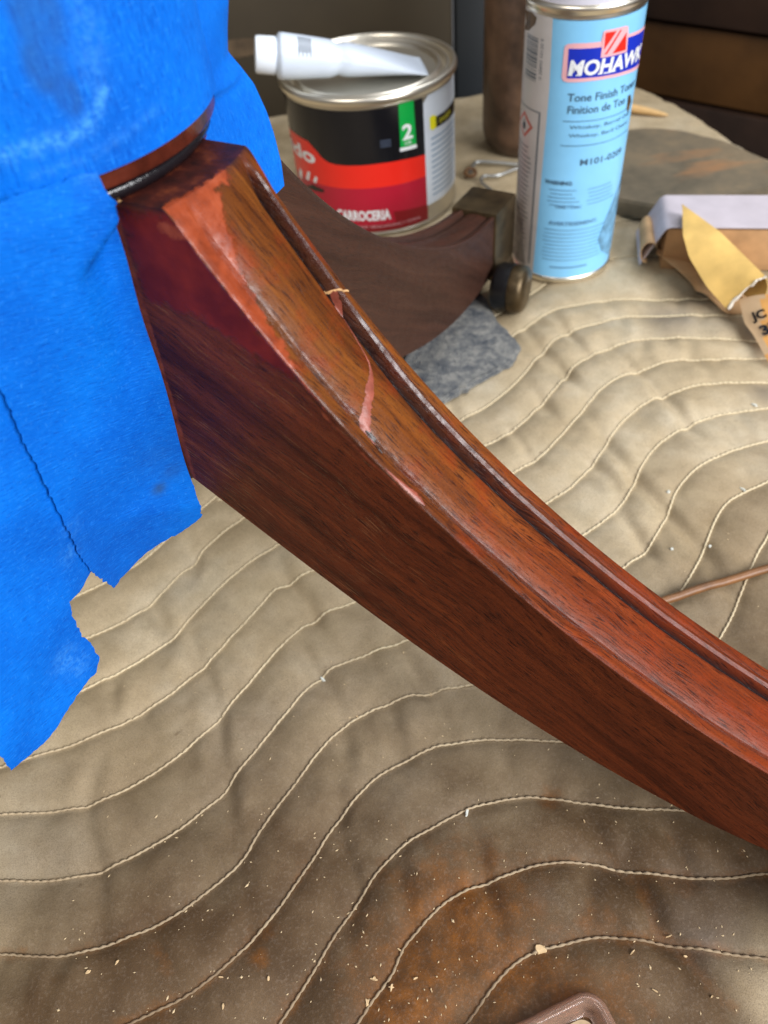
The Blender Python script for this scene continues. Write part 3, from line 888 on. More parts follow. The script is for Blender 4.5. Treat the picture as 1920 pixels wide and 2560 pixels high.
def blobs(lst):
    f = np.zeros_like(X)
    for bx, by, r, a in lst:
        f = np.maximum(f, a * np.exp(-(((X - bx) ** 2 + (Y - by) ** 2) / (r * r))))
    return f


seam_near = np.exp(-np.interp(0, [0], [0]) * 0 - dS / .003)
sx_i = np.clip(((X - FX0) / FS).astype(int), 0, nfx - 1)
sy_i = np.clip(((Y - FY0) / FS).astype(int), 0, nfy - 1)
SN = seam_near[sy_i, sx_i]
CN = (wC * np.exp(-(dC / .003) ** 2))[sy_i, sx_i]
brown = np.maximum(blobs(DATA['brown']), np.clip(1.20 - (Y + .03 * np.sin(X * 17) - .4 * (X + .05)) / .18, 0, 1.0))  # real stains, plus a gradient that paints shade into the foreground
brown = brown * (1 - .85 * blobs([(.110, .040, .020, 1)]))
rust = blobs(DATA['rust'])
rust = np.maximum(rust, np.clip(1.0 - Y / .13, 0, .75) * np.maximum(SN, CN))
grey = blobs(DATA['grey'])
grey = np.maximum(grey, .18 * CN)
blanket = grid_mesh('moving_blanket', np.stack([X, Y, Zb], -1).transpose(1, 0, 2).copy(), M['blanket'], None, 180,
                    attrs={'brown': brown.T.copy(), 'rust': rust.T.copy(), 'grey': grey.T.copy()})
tag(blanket, 'stained tan quilted moving blanket with wavy stitched seams spread over the bench', 'blanket')
for P in seam_lines:
    Q = P[::2]
    keep = (Q[:, 0] > -.30) & (Q[:, 0] < right_edge(Q[:, 1]) - .003) & (Q[:, 1] > -.10) & (Q[:, 1] < .745)
    idx = np.where(keep)[0]
    if len(idx) < 20:
        continue
    runs = np.split(idx, np.where(np.diff(idx) > 1)[0] + 1)
    Q = Q[max(runs, key=len)]
    s = np.r_[0, np.cumsum(np.linalg.norm(np.diff(Q, axis=0), axis=1))]
    sn = np.arange(0, s[-1], .0007)
    Q = np.c_[np.interp(sn, s, Q[:, 0]), np.interp(sn, s, Q[:, 1])]
    if len(Q) < 10:
        continue
    ph = (sn / .0030) % 1
    t = np.gradient(Q, axis=0)
    t /= np.linalg.norm(t, axis=1)[:, None] + 1e-9
    offs = .00022 * (ph - .5)
    Q = Q + np.c_[-t[:, 1], t[:, 0]] * offs[:, None]
    rad = .00022 + .00032 * np.sin(np.pi * ph) ** .6
    z = hz(Q[:, 0], Q[:, 1]) + .00045 + .00020 * np.sin(np.pi * ph)
    tube('stitch_line', np.c_[Q, z], .0004, M['thread'], blanket, 6, rad)

# ---------------------------------------------------------------- pedestal table base
ped = empty('table_pedestal', (AX[0], AX[1], 0), math.atan2(D3[1], D3[0]))
tag(ped, 'mahogany table pedestal under repair with splayed moulded legs and patched joint', 'table base')
# local frame: +x runs out along the front leg, +y along the rear leg
LEG_W = .0333
TOPC = [(.0600, .2074), (.065, .1972), (.072, .1858), (.080, .1753), (.089, .1658), (.100, .1548), (.111, .1424), (.119, .1348), (.125, .1293), (.138, .1174),
        (.159, .1023), (.181, .0899), (.195, .0830), (.218, .0718), (.24, .0640), (.262, .0590), (.30, .0555)]
BOTC = [(.028, .1195), (.031, .1171), (.048, .1068), (.0663, .0940), (.0842, .0818), (.1023, .0692), (.1243, .0558), (.1585, .0408), (.1878, .0335), (.2072, .0277), (.2323, .0212), (.262, .0185), (.30, .0190)]
tc = np.polyfit(*np.array(TOPC).T, 5)
bc = np.polyfit(*np.array(BOTC).T, 4)
R_SH, Z_SH = .0555, .2136


def leg_top(r):
    """height of the ridge at radius r (r >= shoulder)"""
    return np.minimum(np.polyval(tc, r), Z_SH)


def q_joint(z):
    return .0284 + (.0363 - .0284) * np.clip((z - .115) / .096, 0, 1.1)


PT = [(0, 0), (.012, .0003), (.05, .0004), (.105, .0), (.125, -.0002), (.138, -.0011), (.15, -.0019), (.165, -.0020), (.19, -.0012), (.30, -.0003), (.42, .0002), (.55, .0), (.66, -.0006),
      (.72, -.0013), (.757, -.0021), (.772, -.0027), (.784, -.0022), (.796, -.0006), (.812, .0007), (.838, .0013), (.866, .0008), (.888, -.0001), (.915, .0001), (.95, .0), (.985, -.0004), (1, -.0010)]


def leg_half(r):
    return LEG_W / 2 - .0033 * float(sstep(.205, .29, r))


def warp_t(t, r):
    tg = .835 - .105 * float(sstep(.068, .105, r))
    return np.where(t < .772, t * tg / .772, tg + (t - .772) * (1 - tg) / .228)


def top_point(r, t):
    """point of the moulded upper surface, pedestal-local"""
    hw = leg_half(r)
    y = -hw + t * 2 * hw
    slope = np.polyval(np.polyder(tc), max(r, .0615))
    nrm = np.array([-slope, 1.0])
    nrm /= np.linalg.norm(nrm)
    sh = (R_SH - np.sqrt(R_SH ** 2 - y ** 2)) * np.exp(-(r - R_SH) / .02)
    tq = np.interp(t, warp_t(np.linspace(0, 1, 200), r), np.linspace(0, 1, 200))
    h = float(np.interp(tq, *np.array(PT).T))
    return np.array([r - sh + h * nrm[0], y, np.polyval(tc, r) + h * nrm[1]]), np.array([nrm[0], 0, nrm[1]])


def build_leg(name, mat, parent, res=1.0):
    # stations along the leg: a few on the flat shoulder, then down the sweep
    nr = int(300 * res)
    r_sw = np.concatenate([np.linspace(0, .06, int(95 * res), endpoint=False), np.linspace(.06, .2395, nr)])   # distance beyond the shoulder edge
    nf = 10
    tt = np.array(sorted(set(np.concatenate([np.linspace(0, 1, int(60 * res)), [p[0] for p in PT]]))))
    hh = np.interp(tt, *np.array(PT).T)
    t_prof = tt
    ntop = len(tt)
    nside = int(70 * res)
    rows, attr = [], {k: [] for k in ('side', 'along', 'pale', 'groove', 'pebble', 'fill_side', 'fill_top', 'fill_edge', 'shoulder')}
    grain = []
    NS = nf + len(r_sw)
    for i in range(NS):
        rq = R_SH if i < nf else R_SH + r_sw[i - nf]
        hw = leg_half(rq)
        tt = warp_t(t_prof, rq)
        y_top = -hw + tt * 2 * hw
        if i < nf:
            f = i / nf
            # shoulder: flat top out to the rounded rim
            r0 = np.sqrt(np.maximum(R_SH ** 2 - y_top ** 2, 0))
            rt = .028 + (r0 - .028) * f
            zt = np.full(ntop, Z_SH) - .0002 * f
            hm = 0
            shoulder = np.ones(ntop)
        else:
            e = r_sw[i - nf]
            r0 = np.sqrt(R_SH ** 2 - y_top ** 2)
            sh = (R_SH - r0) * np.exp(-e / .02)
            rr = R_SH + e
            slope = np.polyval(np.polyder(tc), max(rr, .0615))
            if rr < .0615:
                k = max(0, (rr - R_SH) / (.0615 - R_SH))
                zz = Z_SH - .0002 + (np.polyval(tc, .0615) - Z_SH) * (k ** 1.35)
            else:
                zz = np.polyval(tc, rr)
            nrm = np.array([-slope, 1.0])
            nrm /= np.linalg.norm(nrm)
            hm = float(sstep(0, .006, e))
            rt = rr - sh + hh * hm * nrm[0]
            zt = zz + hh * hm * nrm[1]
            shoulder = np.full(ntop, float(np.exp(-e / .0012)))
        zb_l = np.polyval(bc, max(rt[0], .0285))
        zb_r = np.polyval(bc, max(rt[-1], .0285))
        v = np.linspace(0, 1, nside)
        # left side, bottom to top
        zl = zb_l + (zt[0] - zb_l) * v
        rl = np.full(nside, rt[0])
        if i < nf + 25 * res and rt[0] < .07:
            rl = np.maximum(rl, 0)  # plain vertical sections
        Lp = np.stack([rl, np.full(nside, -hw), zl], -1)[:-1]
        Tp = np.stack([rt, y_top, zt], -1)
        zr = zt[-1] + (zb_r - zt[-1]) * np.linspace(0, 1, 14)[1:]
        Rp = np.stack([np.full(13, rt[-1]), np.full(13, hw), zr], -1)
        yb = np.linspace(hw, -hw, 6)[1:-1]
        Bp = np.stack([np.full(4, rt[0]), yb, np.full(4, zb_l)], -1)
        # eased arris along the two lower edges
        row = np.vstack([Lp, Tp, Rp, Bp])
        rows.append(row)
        n = len(row)
        sd = np.zeros(n)
        sd[:nside - 1] = 1
        sd[nside - 1 + ntop:] = 1
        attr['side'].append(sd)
        s_len = rt.mean() * 1.35
        attr['along'].append(np.full(n, float(sstep(.085, .17, rt.mean()))))
        attr['pale'].append(np.full(n, float(1 - sstep(.085, .15, rt.mean()))) * sd)
        gv = np.zeros(n)
        gv[nside - 1:nside - 1 + ntop] = hm * np.clip(np.exp(-((t_prof - .774) / .021) ** 2) + .75 * np.exp(-((t_prof - .15) / .011) ** 2) * (.35 if rt.mean() < .1 else .8), 0, 1)
        attr['groove'].append(gv)
        pb = np.zeros(n)
        pb[nside - 1:nside - 1 + ntop] = hm * np.clip(np.exp(-((t_prof - .824) / .040) ** 2) * (1.25 - 3 * abs(rt.mean() - .07)) + .55 * np.exp(-(t_prof / .022) ** 2) + .6 * np.exp(-((t_prof - .17) / .06) ** 2), 0, 2)
        attr['pebble'].append(pb)
        shv = np.zeros(n)
        shv[nside - 1:nside - 1 + ntop] = shoulder
        attr['shoulder'].append(shv)
        attr['fill_side'].append(np.full(n, -1.0))
        attr['fill_top'].append(np.full(n, -1.0))
        attr['fill_edge'].append(np.full(n, -1.0))
        # grain runs along a straight plank that follows the general slope of the leg
        ca, sa = math.cos(.62), math.sin(.62)
        gu = row[:, 0] * ca - row[:, 2] * sa
        gvv = row[:, 0] * sa + row[:, 2] * ca
        gvv = np.where(sd > 0, gvv, gvv * .35 + row[:, 1])
        grain.append(np.stack([gu, gvv, np.zeros(n)], -1))
    P = np.array(rows)
    A = {k: np.array(v) for k, v in attr.items()}
    S = A['side'] > 0
    if mat is M['wood']:
        flat = P.reshape(-1, 3)
        left = (np.abs(flat[:, 1] + LEG_W / 2) < 1e-6)
        fs = np.full(len(flat), -1.0)
        fs[left] = sdist(flat[left][:, [0, 2]], DATA['fill_side'])
        A['fill_side'] = fs.reshape(A['side'].shape)
        ft = np.full(len(flat), -1.0)
        t_ = (flat[:, 1] + LEG_W / 2) / LEG_W
        top = ~S.reshape(-1)
        ft[top] = sdist(np.c_[flat[top][:, 0], t_[top] * .03], [(r, t * .03) for r, t in DATA['fill_top']])
        # orange line of filler down the joint with the hub and under the ridge
        jz = flat[left][:, 2]
        jj = q_joint(jz) + .0024 - flat[left][:, 0]
        ridge = leg_top(np.maximum(flat[left][:, 0], .058)) - jz
        rl = np.minimum(.0016 - np.abs(ridge - .0002), np.minimum(flat[left][:, 0] - .050, .087 - flat[left][:, 0]))
        rl2 = np.minimum(.0006 - np.abs(ridge - .0042 + (flat[left][:, 0] - .088) * .16), np.minimum(flat[left][:, 0] - .086, .114 - flat[left][:, 0]))
        ft[left] = rl
        fe = np.full(len(flat), -1.0)
        fe[left] = np.maximum(jj, rl2)
        A['fill_edge'] = fe.reshape(A['side'].shape)
        A['fill_top'] = ft.reshape(A['side'].shape)
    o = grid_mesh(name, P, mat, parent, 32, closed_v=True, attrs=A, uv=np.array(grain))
    # close both ends
    me = o.data
    bm = bmesh.new()
    bm.from_mesh(me)
    bmesh.ops.holes_fill(bm, edges=[e for e in bm.edges if e.is_boundary], sides=0)
    bmesh.ops.recalc_face_normals(bm, faces=bm.faces)
    bm.to_mesh(me)
    bm.free()
    return o


front = build_leg('leg', M['wood'], ped)
front['label'] = 'mahogany leg with red and orange filler patches at its joint'
rear = build_leg('leg', M['wood2'], ped, .45)
rear.rotation_euler = (0, 0, math.pi / 2 - .0244)
back = rear.copy()
col.objects.link(back)
back.parent = ped
back.rotation_euler = (0, 0, math.pi)
legs = [front, rear, back]


def ribbon(name, path, mat, lift, label=None, seed=1):
    """filler pressed into a crack of the moulded top: path of (r, t, half width)"""
    q = spline([(a * 1.45, b * .0333, c) for a, b, c in path], .0006)
    r_ = np.random.default_rng(seed)
    tg = np.gradient(q[:, :2], axis=0)
    tg /= np.linalg.norm(tg, axis=1)[:, None] + 1e-9
    k_ = np.ones(9) / 9
    tg = np.c_[np.convolve(np.pad(tg[:, 0], 4, 'edge'), k_, 'valid'), np.convolve(np.pad(tg[:, 1], 4, 'edge'), k_, 'valid')]
    rows = []
    for i, (a, b, c) in enumerate(q):
        row = []
        for k in (-1, -.5, 0, .5, 1):
            o_ = k * c * (1 + r_.normal(0, .16))
            p, n_ = top_point((a - tg[i, 1] * o_) / 1.45, np.clip((b + tg[i, 0] * o_) / .0333, .004, .996))
            row.append(p + n_ * (lift * (1 - k * k * .7)))
        rows.append(row)
    o = grid_mesh(name, np.array(rows), mat, front, 60)
    if label:
        o['label'] = label
    return o


M['pink_filler'] = simple('pink_filler', (.235, .058, .036), .4, var=.25, vscale=300, bump=(900, .4, .0003))
M['bare_wood'] = simple('bare_split_wood', (.55, .32, .14), .6, var=.3, vscale=400)
M['dark_crack'] = simple('dark_open_crack', (.02, .008, .006), .4)
ribbon('filler_ribbon', [(.0885, .66, .0002), (.0898, .60, .0005), (.0908, .52, .0009), (.0917, .44, .0013), (.0927, .35, .0011), (.0938, .27, .0015), (.0954, .19, .0013), (.0972, .13, .0006), (.0985, .11, .0001)], M['pink_filler'], .00022)
ribbon('split_line', [(.0765, .845, .0003), (.0800, .81, .00035), (.0840, .74, .0003), (.0870, .69, .0003), (.0890, .645, .0002)], M['pink_filler'], .00015)
ribbon('split_line', [(.0958, .17, .0003), (.0975, .165, .0009), (.0992, .125, .0006), (.1005, .105, .0002)], M['dark_crack'], .0003)
ribbon('split_line', [(.0757, .80, .00015), (.0770, .86, .0003), (.0778, .92, .0002), (.0785, .985, .00035)], M['bare_wood'], .0003)
ribbon('filler_ribbon', [(.1025, .012, .0001), (.1055, .018, .0004), (.1085, .030, .0007), (.1110, .035, .0008), (.1130, .025, .0002)], M['pink_filler'], .0002, None, 4)


for (px_, pz_, ln_, an_, mt_) in ((.0372, .2140, .0026, .9, 'bare_wood'), (.0385, .2128, .0018, 2.2, 'dark_crack'), (.0362, .2118, .0022, 1.9, 'pink_filler'), (.0405, .2134, .0014, .3, 'bare_wood')):
    dx, dz = math.cos(an_) * ln_ / 2, math.sin(an_) * ln_ / 2
    nx, nz = -math.sin(an_) * ln_ * .22, math.cos(an_) * ln_ * .22
    y0_, y1_ = -LEG_W / 2 + .0002, -LEG_W / 2 - .0005
    q_ = [(px_ - dx, pz_ - dz), (px_ + nx, pz_ + nz), (px_ + dx, pz_ + dz), (px_ - nx * .7, pz_ - nz * .7)]
    mesh('splinter', [(a, y0_, b) for a, b in q_] + [(a, y1_, b) for a, b in q_], [(0, 1, 2, 3), (7, 6, 5, 4), (0, 4, 5, 1), (1, 5, 6, 2), (2, 6, 7, 3), (3, 7, 4, 0)], M[mt_], front)


def leg_foot(leg):
    """brass socket and caster on the end of a leg (leg-local coordinates)"""
    r0, r1 = .2775, .3095
    vs = []
    for r in (r0, r1):
        zt, zb = np.polyval(tc, min(r, .298)) + .0020, .0165
        hw = LEG_W / 2 - .0033 + .0016
        vs += [(r, -hw, zb), (r, hw, zb), (r, hw, zt), (r, -hw, zt)]
    cap = mesh('brass_cap', vs, [(0, 1, 2, 3), (4, 7, 6, 5), (0, 4, 5, 1), (1, 5, 6, 2), (2, 6, 7, 3), (3, 7, 4, 0)], [M['brass'], M['brass_top']], leg)
    bevel_mesh(cap, .0011)
    for p in cap.data.polygons:
        if p.normal.z > .8:
            p.material_index = 1
    # fork and axle
    wx, wy = .2724, -.0281
    S0 = .290
    wr = .0152
    tube('caster_fork', [(S0, 0, .019), (S0, 0, .0140), (S0 + (wx - S0) * .25, wy * .25, .0135), (S0 + (wx - S0) * .5, wy * .5, .0150), (S0 + (wx - S0) * .8, wy * .8, wr + .001), (wx, wy, wr - .001)], .004, M['brass'], leg, 10)
    ax = V((math.cos(DATA['wheel'][2]), math.sin(DATA['wheel'][2]), 0))
    def wheel_part(name, prof, mat):
        seg = 40
        u = V((0, 0, 1))
        v = ax.cross(u)
        vs, fs = [], []
        for (rr, a) in prof:
            for k in range(seg):
                an = 2 * math.pi * k / seg
                vs.append(V((wx, wy, wr)) + ax * a + (u * math.cos(an) + v * math.sin(an)) * rr)
        for i in range(len(prof) - 1):
            for k in range(seg):
                fs.append((i * seg + k, i * seg + (k + 1) % seg, (i + 1) * seg + (k + 1) % seg, (i + 1) * seg + k))
        fs.append(tuple(range(seg))[::-1])
        fs.append(tuple((len(prof) - 1) * seg + k for k in range(seg)))
        return mesh(name, vs, fs, mat, leg, 40)
    wheel_part('caster_wheel', [(.004, -.0110), (.0105, -.0110), (.0134, -.0098), (.0150, -.0070), (.0152, .0006), (.009, .001)], M['rubber'])
    wheel_part('wheel_hub', [(.0125, .0004), (.0146, .0008), (.0150, .0022), (.0149, .0062), (.0142, .0088), (.0120, .0104), (.0075, .0112), (.003, .0113)], M['brass'])


for lg in legs:
    leg_foot(lg)

# column: hub between the legs, beaded neck and plain drum above
lathe('hub', [(.0, .112), (.0275, .112), (.0285, .1135), (.0285, .2125), (.0425, .2127), (.0432, .2124), (.03, .210)], M['col_wood'], ped, 96, 35, cap=False)
lathe('neck_bead', [(.040, .2128), (.0424, .2131), (.0438, .2138), (.0446, .2148), (.0449, .2158), (.0444, .2168), (.0434, .2174), (.041, .2178)], M['black_gloss'], ped, 128, 60, cap=False)
lathe('drum', [(.035, .2178), (.0455, .2178), (.0463, .2180), (.0466, .2186), (.0466, .2300), (.0466, .300), (.0466, .305), (.0, .305)], M['col_wood'], ped, 128, 35, cap=False)

# ---------------------------------------------------------------- blue masking tape
def ped_pt(x, y, z):
    """pedestal-local x (along the front leg), y (along the rear leg) -> world"""
    return np.stack([AX[0] + D3[0] * x + N3[0] * y, AX[1] + D3[1] * x + N3[1] * y, z], -1)


R_DR = .0470


def wrap_plan(m, z, lift):
    """sheet over the drum that falls to the flat between two legs; m is measured along -y"""
    mc = np.maximum(m, -.0214)
    upper = np.where(m > -.0214, np.sqrt(np.maximum(R_DR ** 2 - mc ** 2, 1e-9)), .0418 + (m + .0214) * .42)
    qj = q_joint(z) - .0004
    t = np.clip((m + .0560) / (.0560 - .0167), 0, 1)
    lower = .0187 + (qj - .0187) * (t ** 2.2)
    wl = -(.0203 + .0137 * (1 - sstep(.200, .2125, z)))
    wj = sstep(0, 1, (m - wl) / (-.0172 - wl))
    g_far = np.clip((z - .122) / (.2165 - .122), 0, 1) ** 1.15
    f = g_far * (1 - wj) + sstep(.2122, .2180, z) * wj
    # below the leg the loose tail bends back under
    below = np.maximum(0, (.1015 - (m + .012) * .62) - z) * sstep(-.070, -.045, m)
    return lower + (upper - lower) * f + lift - .22 * below


def tape_sheet(name, poly, lift, step, amp, seed, label, torn=0.0, jit_step=.0011, tail=None):
    nj = len(joint) if poly is A_poly else 0          # the edge along the joint is the straight factory edge
    P = np.vstack([densify(poly[:nj], jit_step, 0, False)[:-1], densify(poly[nj - 1:] + poly[:1], jit_step, torn, False)[:-1]]) if nj else densify(poly, jit_step, torn)
    vs, fs = cdt(P, step)
    m, z = vs[:, 0], vs[:, 1]
    r = np.random.default_rng(seed)
    wr = np.zeros(len(m))
    for _ in range(12):
        a, k, p_ = r.uniform(0, np.pi), r.uniform(60, 330), r.uniform(0, 6.3)
        wr += np.sin((np.cos(a) * m + np.sin(a) * z) * k + p_) / (k / 90)
    q = wrap_plan(m, z, lift) + wr * amp
    if tail is not None:
        q = q + tail(m, z)
    W3 = ped_pt(q, m, z)
    o = mesh(name, W3, fs, M['tape'], None, 180)
    me = o.data
    at = me.attributes.new('grain', 'FLOAT_VECTOR', 'POINT')
    ca, sa = math.cos(.25), math.sin(.25)
    at.data.foreach_set('vector', np.stack([m * ca - z * sa, m * sa + z * ca, 0 * m], -1).reshape(-1).astype(np.float32))
    dirt_dark = np.zeros(len(m))
    worn_lit = np.zeros(len(m))
    for (bm_, bz, rr, a) in DATA['tape_dirt']:
        dirt_dark = np.maximum(dirt_dark, a * np.exp(-((m - bm_) ** 2 + (z - bz) ** 2) / rr ** 2))
    for (bm_, bz, rr, a) in DATA['tape_worn']:
        worn_lit = np.maximum(worn_lit, a * np.exp(-((m - bm_) ** 2 + (z - bz) ** 2) / rr ** 2))
    at = me.attributes.new('dirt', 'FLOAT', 'POINT')
    at.data.foreach_set('value', dirt_dark.astype(np.float32))
    at = me.attributes.new('worn', 'FLOAT', 'POINT')
    at.data.foreach_set('value', worn_lit.astype(np.float32))
    thicken(o, .00012)
    return tag(o, label, 'masking tape', 'strips of blue masking tape on the pedestal')


# right-hand lower sheet, its straight factory edge runs down its left side
joint = [(-.0216, .2225), (-.0214, .2190), (-.0209, .2168), (-.0190, .2140), (-.0174, .2122)] + [(-.0169, z) for z in np.linspace(.2105, .1155, 26)]
A_poly = joint + [(-.0165, .1135), (-.0160, .108)] + DATA['tapeA_edge'][1:] + [(-.0565, .2240), (-.040, .2242), (-.0250, .2236)]
A_poly[len(joint):len(joint) + 2] = []
tape_sheet('masking_tape', A_poly, .0012, .0015, .00022, 11, 'blue tape sheet beside the patched leg joint, torn along its lower edge', .00022)
B_poly = [(-.045, .1075)] + DATA['tapeB_edge'] + [(-.128, .10), (-.115, .2235), (-.045, .2235)]
tape_sheet('masking_tape', B_poly, .0003, .0018, .00022, 23, 'lowest blue tape sheet, its ragged tail hanging farthest down at the left', .00022,
           tail=lambda m, z: -.0006 * sstep(.13, .08, z))


def drum_sheet(name, plan, z0, z1, label, nz=110, seed=1, amp=.0002, dirt_dark=(), folds=()):
    """plan(u, z) -> local x, y for u in 0..1"""
    nu = 260
    u = np.linspace(0, 1, nu)
    zr = np.linspace(0, 1, nz)
    U, Zr = np.meshgrid(u, zr, indexing='ij')
    Z = z0 + (z1 - z0) * Zr
    x, y = plan(U, Z)
    r = np.random.default_rng(seed)
    wr = np.zeros_like(x)
    for _ in range(10):
        a, k, p_ = r.uniform(-.6, .6), r.uniform(80, 300), r.uniform(0, 6.3)
        wr += np.sin((np.cos(a) * U * .09 + np.sin(a) * Z) * k + p_) / (k / 90)
    wv = np.zeros_like(x)
    for path, wd, hgt, bright in folds:
        pp = spline([(a * .18, b) for a, b in path], .0006)
        dd = np.full(x.shape, 1e9)
        for a, b in pp:
            dd = np.minimum(dd, (U * .18 - a) ** 2 + (Z - b) ** 2)
        k = np.exp(-dd / wd ** 2)
        wr += k * hgt / amp
        wv = np.maximum(wv, k * bright)  # paints a bright highlight along each fold
    rad = np.sqrt(x * x + y * y)
    x, y = x * (1 + wr * amp / rad), y * (1 + wr * amp / rad)
    dv = np.zeros_like(x)
    for (bu, bz, su, sz, a) in dirt_dark:
        dv = np.maximum(dv, a * sstep(1.0, .45, np.sqrt(((U - bu) / su) ** 2 + ((Z - bz) / sz) ** 2)))  # soft dark patches where brown shows through overlapped tape
    o = grid_mesh(name, ped_pt(x, y, Z), M['tape'], None, 180, attrs={'dirt': dv, 'worn': wv},
                  uv=np.stack([Z, U * .12, 0 * Z], -1))
    thicken(o, .00012)
    return tag(o, label, 'masking tape', 'strips of blue masking tape on the pedestal')


def plan_upper(U, Z):
    th = np.radians(-175 + U * 222)
    r = R_DR + .0004 + .0010 * sstep(.2225, .2217, Z) * 0 + .0012 * sstep(.20, .0, U)
    return r * np.cos(th), r * np.sin(th)


drum_sheet('masking_tape', plan_upper, .2217, .302, 'blue tape wrapped round the column drum above the bare brown ring', seed=3, amp=.00016,
           folds=(([(.52, .2298), (.585, .2307), (.669, .2312), (.708, .2367)], .0016, .00012, .55), ([(.60, .2255), (.68, .2262), (.78, .2290)], .0012, .0001, .15), ([(.70, .24), (.715, .25), (.73, .27)], .0030, .0001, .25)), dirt_dark=((.665, .238, .020, .006, .75), (.655, .244, .030, .008, .75), (.665, .2525, .036, .012, .7)))

FL = np.array(DATA['flap'])


def plan_flap(U, Z):
    # leaves the drum beyond its right side, stands out as a loose flap, then turns behind
    th0 = math.radians(35.5)
    e = np.interp(Z, FL[::-1, 1], FL[::-1, 0])
    ang = math.radians(52.1)
    rs = np.where(Z < .2187, .0415, .0469)
    th0 = np.where(Z < .2187, math.radians(26), th0)
    sx, sy = rs * np.cos(th0), rs * np.sin(th0)
    ex, ey = e * np.cos(ang), e * np.sin(ang)
    a = np.clip(U / .35, 0, 1)
    bow = .0016 * np.sin(a * np.pi)
    x1, y1 = sx + (ex - sx) * a + bow * math.cos(-.64), sy + (ey - sy) * a + bow * math.sin(-.64)
    b = np.clip((U - .35) / .65, 0, 1)
    th = ang + b * math.radians(95)
    rr = e + (.049 - e) * b ** 1.5
    x2, y2 = rr * np.cos(th), rr * np.sin(th)
    f = U < .35
    return np.where(f, x1, x2), np.where(f, y1, y2)


drum_sheet('masking_tape', plan_flap, .186, .300, 'loose blue tape flap bulging out behind the top of the patched leg', seed=5, amp=.00025)

# ---------------------------------------------------------------- filler can with its tube
bx, by = .0255, .5905
fc = empty('filler_can', (bx, by, 0))
tag(fc, 'round tin of body filler with black and red label behind the rear leg', 'can')
RB = .0605
lathe('body', [(.0, .0006), (.0585, .0006), (.0605, .0016), (.0612, .003), (.0605, .0045), (.0605, .0900), (.0610, .0915), (.0605, .093)], M['tin_dull'], fc, 128, 35)
lathe('rim', [(.0605, .0915), (.0622, .0922), (.0630, .0938), (.0631, .0960), (.0625, .0976), (.0612, .0982), (.0600, .0977), (.0592, .0962), (.0590, .0938)], M['tin'], fc, 128, 60, cap=False)
lathe('lid', [(.0590, .0942), (.0580, .0955), (.0568, .0962), (.0556, .0956), (.0550, .0938), (.0540, .0930), (.0528, .0938), (.0518, .0955), (.0505, .0962), (.0492, .0956), (.0482, .0930), (.0474, .0922), (.0, .0925)], M['tin'], fc, 128, 60, cap=False)
can = Can(fc, RB, math.atan2(-by, -bx))
EPS = .00012
can.patch('black_band', [(-100, .0895), (-60, .0895), (0, .0900), (35.2, .0900), (35.6, .0515), (0, .0520), (-30, .052), (-60, .05), (-100, .05)], M['print_black'], EPS)
can.patch('red_band', [(-100, .036), (-60, .0362), (-41.6, .0368), (0, .0376), (35.5, .0373), (35.8, .0525), (18, .0540), (3, .0544), (-8, .0540), (-19.3, .0537), (-27.2, .0537), (-33.1, .0547), (-37.2, .0568), (-41.4, .0607), (-48.6, .0658), (-66.2, .0662), (-83.6, .0640), (-100, .063)], M['print_red'], 2 * EPS)
can.patch('crimson_band', [(-100, .0052), (35.9, .0052), (35.6, .0372), (0, .0376), (-41.6, .0368), (-100, .0362)], M['print_darkred'], 2 * EPS)
can.patch('maroon_corner', [(-100, .0045), (36, .0045), (36, .0160), (9.4, .0185), (11, .0100), (-20, .0095), (-100, .0095)], M['print_maroon'], 3 * EPS)
can.patch('green_tag', [(17.7, .0905), (28.1, .0905), (28.7, .0622), (17.3, .0625)], M['print_green'], 3 * EPS)
can.patch('white_foot', [(17.0, .0622), (28.8, .0619), (29.0, .0594), (16.8, .0600)], M['print_white'], 3 * EPS)
can.text('numeral', '2', 19.2, .0668, .0102, M['print_white'], 4 * EPS, 26.3, bold=.03)
can.text('lettering', 'HR', 20.5, .0634, .0022, M['print_white'], 4 * EPS, 25.5)
for k in range(4):
    can.patch('small_print', [(4.2, .0651 + k * .0013), (11.2, .0651 + k * .0013), (11.2, .0657 + k * .0013), (4.2, .0657 + k * .0013)], M['print_dimgrey'], 4 * EPS)
can.patch('white_panel', [(35.4, .0862), (39.5, .0902), (100, .0902), (100, .0150), (35.6, .0150)], M['print_paper'], 3 * EPS)
can.patch('yellow_tag', [(40.4, .0755), (43.1, .0763), (46.8, .0745), (46.8, .0672), (43.2, .0663), (40.6, .0680)], M['print_yellow'], 4 * EPS)
can.patch('black_tag', [(46.0, .0740), (100, .0740), (100, .0640), (46.0, .0668)], M['print_black'], 4 * EPS)
can.text('lettering', 'DANGER', 50, .0685, .0030, M['print_yellow'], 5 * EPS, 66)
for k in range(11):
    zz = .0205 + k * .0040
    ln = random.uniform(24, 34)
    can.patch('small_print', [(41, zz), (41 + ln, zz), (41 + ln, zz + .0009), (41, zz + .0009)], M['print_faint'], 4 * EPS)
can.text('lettering', 'Bondo', -112, .0505, .0105, M['print_white'], 4 * EPS, -43.5, bold=.03)
can.text('lettering', 'PARA', -62, .0133, .0078, M['print_white'], 4 * EPS, -33, bold=.04)
can.text('lettering', 'CARROCERIA', -30.6, .0133, .0078, M['print_white'], 4 * EPS, 7.4, bold=.04)
can.text('small_print', 'RELLENO PARA REPARAR ABOLLADURAS Y OXIDO', -45, .0078, .0018, M['print_pink'], 4 * EPS, 29)
